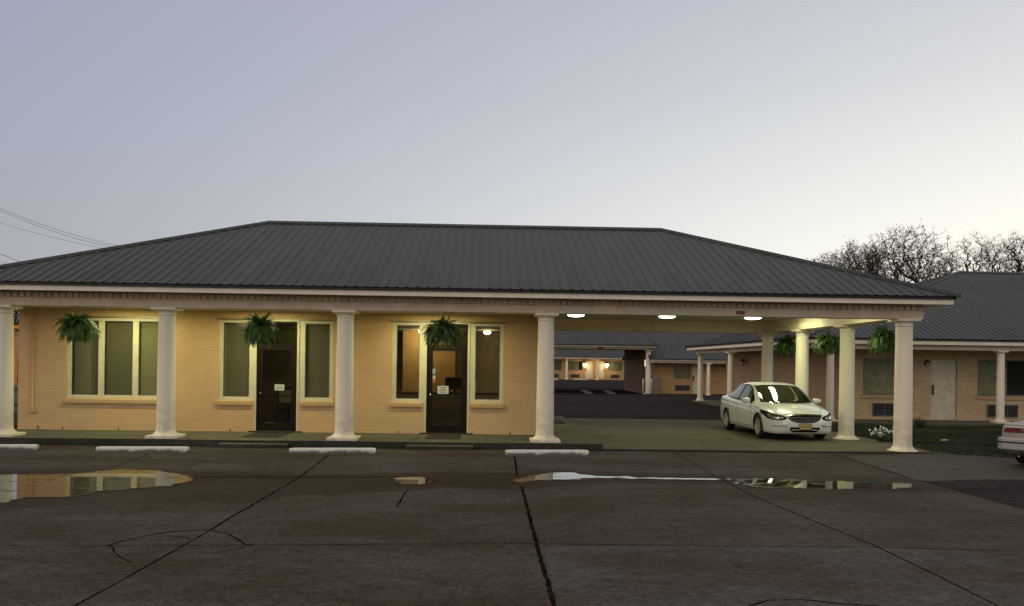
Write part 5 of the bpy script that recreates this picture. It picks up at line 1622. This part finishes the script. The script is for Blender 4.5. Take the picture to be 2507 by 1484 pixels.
M['alloy'] = mat('alloy wheel', (.62, .61, .57), .35, metal=.5, noise=.1)
M['carglass'] = mat('car glass', (.012, .018, .012), .03, noise=.1, spec=.75)
M['sideglass'] = mat('side glass reflecting', (.07, .085, .08), .03, noise=.1, spec=.9)
M['carwhite'] = mat('white car paint', (.82, .82, .80), .28, noise=.01, clear=1.0)
M['carsilver'] = mat('dull silver brown paint', (.34, .325, .32), .35, metal=.3, noise=.05, clear=.4)
M['blacktrim'] = mat('black trim', (.007, .007, .007), .6, noise=.1, spec=.06)
M['gap'] = mat('panel gap and crease line', (.03, .03, .025), .8, noise=.1)
M['redlens'] = mat('red tail lens', (.16, .015, .014), .2, noise=.15, nscale=20, clear=.6)
M['clearlens'] = mat('headlamp lens', (.20, .20, .18), .08, noise=.3, nscale=16, clear=1, metal=.5)
M['plate'] = mat('pale yellow plate', (.55, .42, .15), .5, noise=.05)
M['amber'] = mat('amber lens', (.35, .12, .02), .2, noise=.1, clear=.5)


def make_car(name, loc, rz, label, cat, paint, low, green, side_win, front_ws, rear_ws, wheels, rw, front=True, rear=True, wb=(.355, .66)):
    root = empty(name, loc, rz, label=label, cat=cat)
    secs = []
    us = []
    for a, b in zip(low[:-1], low[1:]):
        k = max(1, int((b[0] - a[0]) / .07)); us += [a[0] + (b[0] - a[0]) * i / k for i in range(k)]
    us.append(low[-1][0])
    for u in us:
        wm, zb, zs, zt = interp(low, u); h = zs - zb
        secs.append((u, [(0, zb), (.5 * wm, zb), (.80 * wm, zb), (.93 * wm, zb + .015), (.975 * wm, zb + .06), (.985 * wm, zb + .14 * h + .04), (1.0 * wm, zb + .40 * h), (1.0 * wm, zb + .62 * h),
                         (.99 * wm, zb + .80 * h), (.975 * wm, zs - .03), (.945 * wm, zs), (.90 * wm, zs + .22 * (zt - zs)), (.78 * wm, zs + .52 * (zt - zs)), (.55 * wm, zs + .80 * (zt - zs)), (.28 * wm, zs + .95 * (zt - zs)), (0, zt)]))
    body = loft(secs).build('body', paint, root); finish(body, root)
    # wheel wells
    cut = MB()
    for (wy) in wheels:
        for s in (-1, 1):
            c_ = MB(); c_.lathe([(wb[0], 0), (wb[0], .7)], 40); x0 = wb[1]
            cut.add([(s * (x0 + v[2]), v[0] + wy, v[1] + rw) for v in c_.v], c_.f if s > 0 else [f[::-1] for f in c_.f])
    co = cut.build('cutter', M['blacktrim']); bmc = bmesh.new(); bmc.from_mesh(co.data); bmesh.ops.recalc_face_normals(bmc, faces=bmc.faces); bmc.to_mesh(co.data); bmc.free()
    body.data.materials.append(M['blacktrim'])
    for p_ in co.data.polygons: p_.material_index = 0
    bo = body.modifiers.new('wells', 'BOOLEAN'); bo.object = co; bo.operation = 'DIFFERENCE'; bo.solver = 'EXACT'; bo.material_mode = 'TRANSFER'
    body.parent = None; apply_mods(body); body.parent = root
    bpy.data.objects.remove(co)
    # greenhouse
    secs = []; us = []
    for a, b in zip(green[:-1], green[1:]):
        k = max(1, int((b[0] - a[0]) / .06)); us += [a[0] + (b[0] - a[0]) * i / k for i in range(k)]
    us.append(green[-1][0])
    for u in us:
        zr, we, wbt, zbt = interp(green, u); e = max(.01, zr - .065)
        secs.append((u, [(0, zbt - .1), (wbt * .9, zbt - .1), (wbt, zbt), (we + (wbt - we) * .66, zbt + (e - zbt) * .34), (we + (wbt - we) * .33, zbt + (e - zbt) * .68), (we + .012, e), (we - .02, zr - .036), (we * .85, zr - .016), (we * .5, zr - .004), (0, zr)]))
    cab = loft(secs).build('cabin', paint, root); finish(cab, root)
    bv = []; fv = []
    for o_ in (body, cab):
        k = len(bv); bv += [v.co.copy() for v in o_.data.vertices]; fv += [tuple(i + k for i in p_.vertices) for p_ in o_.data.polygons]
    bvh = BVHTree.FromPolygons(bv, fv)

    def dec(poly, axis, off, nm, mt, par=None, sign=1, res=.035):
        return project(poly, axis, bvh, off, res, sign).build(nm, mt, par or root)

    trim, wins = side_win
    for s in (1, -1):
        tm = dec(trim, 'x', .004, 'window_trim', M['blacktrim'], sign=s)
        for w_ in wins: dec(w_, 'x', .009, 'side_window', M['sideglass'], tm, sign=s)
    dec(front_ws[0], 'y+', .010, 'windshield', M['carglass'])
    dec(rear_ws[0], 'y-', .006, 'rear_window', M['carglass'])
    for wy in wheels:
        for s in (-1, 1): wheel(root, s * .80, wy, rw, .215)
    return root, dec, bvh


# ---- white sedan under the carport
low = [(0.0, .42, .38, .47, .50), (.03, .60, .25, .565, .60), (.08, .70, .19, .63, .675), (.16, .775, .175, .655, .725), (.30, .84, .17, .695, .772), (.50, .885, .17, .75, .828), (.8, .912, .17, .81, .892), (1.1, .92, .175, .855, .940),
       (1.5, .924, .18, .895, .972), (2.2, .925, .175, .925, 1.0), (3.0, .925, .18, .955, 1.03), (3.7, .918, .19, .985, 1.07), (4.2, .90, .21, .995, 1.08), (4.5, .868, .24, .98, 1.07), (4.72, .80, .27, .93, 1.02), (4.86, .70, .31, .80, .88), (4.93, .60, .42, .62, .66)]
green = [(1.16, .95, .70, .76, .87), (1.4, 1.075, .71, .84, .90), (1.7, 1.235, .675, .865, .915), (1.98, 1.37, .63, .88, .93), (2.2, 1.432, .605, .885, .94), (2.55, 1.472, .59, .885, .95), (2.95, 1.474, .585, .88, .96), (3.25, 1.448, .58, .87, .97), (3.55, 1.392, .575, .855, .98), (3.85, 1.295, .575, .83, .985), (4.12, 1.185, .58, .79, .99), (4.38, 1.07, .56, .72, .97)]
trim = [(1.56, .985), (1.80, 1.135), (2.05, 1.285), (2.25, 1.362), (2.5, 1.402), (2.85, 1.412), (3.15, 1.395), (3.42, 1.34), (3.68, 1.25), (3.9, 1.14), (4.0, 1.06), (3.95, 1.015), (3.4, .985), (2.6, .96), (1.9, .945), (1.6, .945)]
wins = [[(1.78, .975), (1.84, 1.12), (2.08, 1.262), (2.28, 1.335), (2.5, 1.374), (2.72, 1.382), (2.70, .985)],
        [(2.80, .988), (2.82, 1.384), (3.0, 1.382), (3.2, 1.358), (3.44, 1.302), (3.56, 1.25), (3.58, 1.01)],
        [(3.63, 1.015), (3.62, 1.23), (3.78, 1.155), (3.9, 1.08), (3.93, 1.035)]]
ws = [(-.72, .955), (-.61, 1.375), (-.40, 1.40), (0, 1.408), (.40, 1.40), (.61, 1.375), (.72, .955), (.4, .935), (0, .93), (-.4, .935)]
wst = [(-.73, .985), (-.63, 1.39), (-.40, 1.415), (0, 1.422), (.40, 1.415), (.63, 1.39), (.73, .985), (.4, .945), (0, .938), (-.4, .945)]
rws = [(-.56, 1.12), (-.50, 1.36), (0, 1.39), (.50, 1.36), (.56, 1.12), (0, 1.09)]
CARX, CARY = 8.27, 21.75
car, dec, bvh = make_car('parked_car', (CARX, CARY, .035), R(1.2), 'white four-door sedan parked under the carport facing the lot', 'car', M['carwhite'], low, green, (trim, wins), (ws, wst), (rws, rws), (.98, 3.78), .325)
# lamps, grille, intake
hl = [(.455, .615), (.48, .565), (.62, .53), (.78, .54), (.86, .575), (.90, .68), (.895, .775), (.83, .745), (.70, .69), (.55, .655)]
for pl in (hl, mirror(hl)):
    h_ = dec(pl, 'y+', .006, 'headlight', M['blacktrim'], res=.02)
    s = 1 if pl is hl else -1
    inner = [(s * .51, .60), (s * .62, .56), (s * .78, .565), (s * .84, .61), (s * .86, .70), (s * .74, .665), (s * .60, .635)]
    if s < 0: inner = inner[::-1]
    dec(inner, 'y+', .012, 'lens', M['clearlens'], h_, res=.02)
    for cx2, rr in ((.575, .030), (.70, .040)):
        c_ = [(s * cx2 + rr * math.cos(a * .524), .597 + (.012 if rr > .035 else 0) + rr * .8 * math.sin(a * .524)) for a in range(12)]
        dec(c_, 'y+', .018, 'reflector', M['chrome'], h_, res=.02)
gr = [(-.46, .655), (0, .672), (.46, .655), (.43, .59), (.36, .525), (.25, .485), (0, .472), (-.25, .485), (-.36, .525), (-.43, .59)]
g_ = dec(gr, 'y+', .006, 'grille', M['blacktrim'], res=.02)
dec(band([(-.47, .658), (-.25, .672), (0, .677), (.25, .672), (.47, .658)], .026), 'y+', .022, 'chrome_bar', M['chrome'], g_, res=.015)
for zz, hw in ((.618, .43), (.583, .40), (.548, .36), (.515, .30)):
    dec(band([(-hw, zz), (-hw / 2, zz - .012), (0, zz - .016), (hw / 2, zz - .012), (hw, zz)], .007), 'y+', .014, 'slat', M['greymetal'], g_, res=.02)
# emblem: an upright pair of flared bars with a cross bar
em = empty('emblem'); em.parent = g_
hit = bvh.ray_cast(Vector((0, -3, .570)), Vector((0, 1, 0)))[0]
emm = MB()
for s in (-1, 1):
    emm.add([(s * .058, hit.y - .045, .620), (s * .034, hit.y - .045, .620), (s * .022, hit.y - .045, .570), (s * .034, hit.y - .045, .520), (s * .058, hit.y - .045, .520), (s * .040, hit.y - .045, .570)] +
            [(s * .058, hit.y - .015, .620), (s * .034, hit.y - .015, .620), (s * .022, hit.y - .015, .570), (s * .034, hit.y - .015, .520), (s * .058, hit.y - .015, .520), (s * .040, hit.y - .015, .570)],
            [(0, 1, 2, 3, 4, 5), (6, 7, 1, 0), (7, 8, 2, 1), (8, 9, 3, 2), (9, 10, 4, 3), (10, 11, 5, 4), (11, 6, 0, 5)])
emm.box(-.03, .03, hit.y - .043, hit.y - .015, .558, .582)
bpy.data.objects.remove(em)
emm.build('emblem', M['chrome'], g_)
li = [(-.40, .36), (.40, .36), (.37, .27), (.31, .235), (-.31, .235), (-.37, .27)]
l_ = dec(li, 'y+', .005, 'lower_intake', M['blacktrim'], res=.02)
dec(band([(-.34, .30), (0, .30), (.34, .30)], .018), 'y+', .012, 'bar', M['carwhite'], l_, res=.02)
for s in (1, -1):
    sc_ = band([(s * .46, .36), (s * .56, .385), (s * .68, .39), (s * .80, .375)], .016)
    dec(sc_, 'y+', .003, 'bumper_crease_shade', M['gap'], res=.02)  # shade of the bumper crease painted as a dark strip
hit = bvh.ray_cast(Vector((0, -3, .41)), Vector((0, 1, 0)))[0]
npz = MB().box(-.155, .155, hit.y - .045, hit.y - .037, .305, .455).build('number_plate', M['plate'], car, bevel=.004)
fr_ = MB(); frame_rect(fr_, -.163, .163, .297, .463, .010, hit.y - .049, hit.y - .036); fr_.build('plate_frame', M['blacktrim'], npz)


def text(body, size, loc, rot, parent, material, name='lettering', ext=.001, sx_=1.0):
    c_ = bpy.data.curves.new(name, 'FONT'); c_.body = body; c_.size = size; c_.extrude = ext; c_.align_x = 'CENTER'; c_.align_y = 'CENTER'
    o_ = bpy.data.objects.new(name, c_); COL.objects.link(o_); dg = bpy.context.evaluated_depsgraph_get(); dg.update()
    me_ = bpy.data.meshes.new_from_object(o_.evaluated_get(dg)); bpy.data.objects.remove(o_)
    o_ = bpy.data.objects.new(name, me_); me_.materials.clear(); me_.materials.append(material); COL.objects.link(o_); o_.parent = parent
    o_.location = loc; o_.rotation_euler = rot; o_.scale = (sx_, 1, 1)
    return o_


text('YB4-LCX', .095, (0, hit.y - .0465, .378), (R(90), 0, 0), npz, M['gutter'], sx_=.74)
# hood edge, door gaps, handles, side line, mirrors
dec(band([(-.50, .682), (-.30, .694), (0, .70), (.30, .694), (.50, .682)], .008), 'y+', .004, 'hood_gap', M['gap'], res=.02)
for s in (1, -1):
    dec(band([(s * .50, .25), (s * .66, .55), (s * .76, .9), (s * .80, 1.25)], .009), 'z', .003, 'hood_gap', M['gap'], res=.04)
    for path in ([(1.50, .93), (1.47, .75), (1.46, .45), (1.50, .27)], [(2.78, .97), (2.76, .7), (2.77, .45), (2.80, .27)], [(3.66, 1.0), (3.64, .85), (3.55, .62), (3.40, .45), (3.36, .30)]):
        dec(band(path, .010), 'x', .003, 'door_gap', M['gap'], sign=s, res=.04)
    dec(band([(1.5, .295), (2.4, .285), (3.38, .30)], .014), 'x', .003, 'sill_line', M['gap'], sign=s, res=.05)
    dec(band([(.95, .80), (1.5, .845), (2.5, .865), (3.5, .885), (4.4, .90)], .010), 'x', .003, 'waist_crease_shade', M['gap'], sign=s, res=.05)  # shade along the body crease drawn as a dark line
    dec([(4.50, .86), (4.52, .99), (4.70, .985), (4.84, .90), (4.82, .80), (4.6, .80)], 'x', .006, 'tail_light', M['redlens'], sign=s, res=.03)
    for uu in (2.56, 3.44):
        hx = bvh.ray_cast(Vector((s * 3, uu, .845)), Vector((-s, 0, 0)))[0]
        hb = MB(); hb.tube([(hx.x - s * .005, uu - .09, .838), (hx.x + s * .025, uu - .06, .845), (hx.x + s * .025, uu + .06, .849), (hx.x - s * .005, uu + .09, .849)], .014, 8); hb.build('door_handle', M['carwhite'], car)
    mm = MB(); n1, n2 = 12, 16; vs = []
    for i in range(n1 + 1):
        th = math.pi * i / n1
        for j_ in range(n2):
            ph = 2 * math.pi * j_ / n2
            X_ = math.cos(th); Y_ = math.sin(th) * math.cos(ph); Z_ = math.sin(th) * math.sin(ph)
            vs.append((s * (1.00 + .125 * X_ * (1)), 1.68 + .075 * (abs(Y_) ** .8) * (1 if Y_ > 0 else -1) * (1 if Y_ < 0 else .45), 1.00 + .078 * (abs(Z_) ** .8) * (1 if Z_ > 0 else -1) * (1 - .18 * X_) - .02))
    fs_ = [(i * n2 + j_, i * n2 + (j_ + 1) % n2, (i + 1) * n2 + (j_ + 1) % n2, (i + 1) * n2 + j_) for i in range(n1) for j_ in range(n2)]
    mm.add(vs, fs_, smooth=True); mo = mm.build('mirror', M['carwhite'], car); finish(mo, car)
    MB().add([(s * .84, 1.62, .92), (s * .84, 1.74, .92), (s * .93, 1.74, .945), (s * .93, 1.67, .945), (s * .82, 1.62, .975), (s * .82, 1.74, .975), (s * .93, 1.74, .975), (s * .93, 1.67, .975)], [(0, 1, 2, 3), (4, 7, 6, 5), (0, 4, 5, 1), (1, 5, 6, 2), (2, 6, 7, 3), (3, 7, 4, 0)]).build('stalk', M['blacktrim'], mo)
MB().tube([(-.50, 1.10, .965), (-.15, 1.14, .985), (.0, 1.13, .98)], .008, 6).build('wiper', M['blacktrim'], car)
MB().tube([(.05, 1.10, .97), (.40, 1.14, .98), (.60, 1.15, .965)], .008, 6).build('wiper', M['blacktrim'], car)
MB().box(-.62, .62, .5, 4.5, .16, .22).build('underbody', M['blacktrim'], car)

# ---- old silver sedan cut off by the right edge of the picture
low = [(0.0, .62, .34, .56, .60), (.05, .78, .26, .68, .70), (.15, .83, .22, .72, .76), (.5, .86, .20, .76, .83), (1.2, .87, .19, .80, .90), (2.0, .88, .18, .83, .92), (3.0, .88, .19, .85, .94), (3.9, .87, .22, .86, .945), (4.4, .86, .25, .86, .95), (4.66, .85, .30, .855, .945), (4.72, .84, .33, .84, .92), (4.74, .82, .36, .80, .86)]
green = [(1.25, .88, .68, .74, .80), (1.6, 1.06, .66, .80, .82), (2.0, 1.28, .60, .83, .84), (2.25, 1.355, .57, .84, .85), (2.6, 1.375, .56, .84, .85), (3.1, 1.365, .555, .84, .86), (3.4, 1.30, .55, .83, .86), (3.7, 1.13, .56, .80, .86), (3.95, .98, .56, .76, .86), (4.05, .92, .55, .74, .85)]
trim = [(1.6, .90), (1.9, 1.08), (2.15, 1.27), (2.4, 1.31), (3.1, 1.30), (3.35, 1.22), (3.7, .98), (3.68, .90)]
wins = [[(1.75, .92), (1.95, 1.06), (2.2, 1.24), (2.45, 1.28), (2.6, 1.28), (2.6, .92)], [(2.68, .92), (2.68, 1.28), (3.08, 1.27), (3.3, 1.19), (3.6, .98), (3.58, .92)]]
ws = [(-.62, .95), (-.55, 1.30), (0, 1.33), (.55, 1.30), (.62, .95), (0, .92)]
rws = [(-.58, .99), (-.50, 1.29), (0, 1.32), (.50, 1.29), (.58, .99), (0, .97)]
hd = R(180 - 50)
c0 = atz(2441, 1085, .5); d_ = ray(2441, 1085); tt = 16.6 / d_.y; corner = Vector((d_.x * tt, 16.6))
rot = Matrix.Rotation(hd, 2); off = rot @ Vector((.90, 4.80))
old, dec2, bv2 = make_car('parked_car', (corner.x - off.x, corner.y - off.y, .02), hd, 'old silver sedan with red tail light, cut off by the right edge of the photo', 'car', M['carsilver'], low, green, (trim, wins), (ws, ws), (rws, rws), (.90, 3.55), .31, wb=(.345, .62))
for s in (1, -1):
    t_ = dec2([(s * .80, .70), (s * .80, .80), (s * .48, .80), (s * .48, .70)], 'y-', .008, 'tail_light', M['redlens'], res=.04)
    dec2(band([(s * .79, .75), (s * .49, .75)], .012), 'y-', .013, 'divider', M['blacktrim'], t_)
    dec2([(s * .47, .70), (s * .47, .80), (s * .38, .80), (s * .38, .70)], 'y-', .008, 'reverse_light', M['clearlens'], res=.04)
    dec2([(4.45, .68), (4.45, .80), (4.69, .80), (4.69, .68)], 'x', .006, 'side_marker', M['redlens'], sign=s)
h3 = bv2.ray_cast(Vector((0, 9, .74)), Vector((0, -1, 0)))[0]
pl2 = MB().box(-.155, .155, h3.y + .01, h3.y + .018, .665, .80).build('number_plate', M['paper'], old, bevel=.003)
bp = MB(); bp.prism([(-.90, 4.45), (-.90, 4.78), (-.80, 4.84), (.80, 4.84), (.90, 4.78), (.90, 4.45)], .36, .60); bp.build('bumper', M['carsilver'], old, bevel=.025)
bp = MB(); bp.prism([(-.905, 4.46), (-.905, 4.785), (-.803, 4.847), (.803, 4.847), (.905, 4.785), (.905, 4.46)], .50, .525); bp.build('bumper_strip', M['blacktrim'], old)
dec2(band([(-.84, .845), (.84, .845)], .010), 'y-', .004, 'boot_gap', M['gap'], res=.05)
MB().box(-.6, .6, .5, 4.5, .18, .24).build('underbody', M['blacktrim'], old)
ex = MB(); ex.tube([(.5, 4.5, .26), (.5, 4.82, .26)], .025, 10); ex.build('exhaust', M['greymetal'], old)

# ------------------------------------------------------------------ woods across the street, behind the camera (they show in the glass)
rng = random.Random(77); bw_ = MB(); n_ = 90; vs = []
for i in range(n_ + 1):
    x_ = -110 + 220 * i / n_
    for j_, (yy, k) in enumerate(((-50, 0), (-50.5, .55), (-52, .9), (-54, 1), (-57, .7), (-58, 0))):
        vs.append((x_ + rng.uniform(-.8, .8), yy + rng.uniform(-.8, .8), max(0, k * (8.5 + 2.2 * math.sin(i * .5) + rng.uniform(-1.6, 1.6)))))
bw_.add(vs, [(i * 6 + j_, i * 6 + j_ + 1, (i + 1) * 6 + j_ + 1, (i + 1) * 6 + j_) for i in range(n_) for j_ in range(5)], smooth=False)
tag(bw_.build('far_woods', M['darkleaf']), 'dark tree line across the street behind the viewer, only seen mirrored in glass', 'woods', kind='stuff')
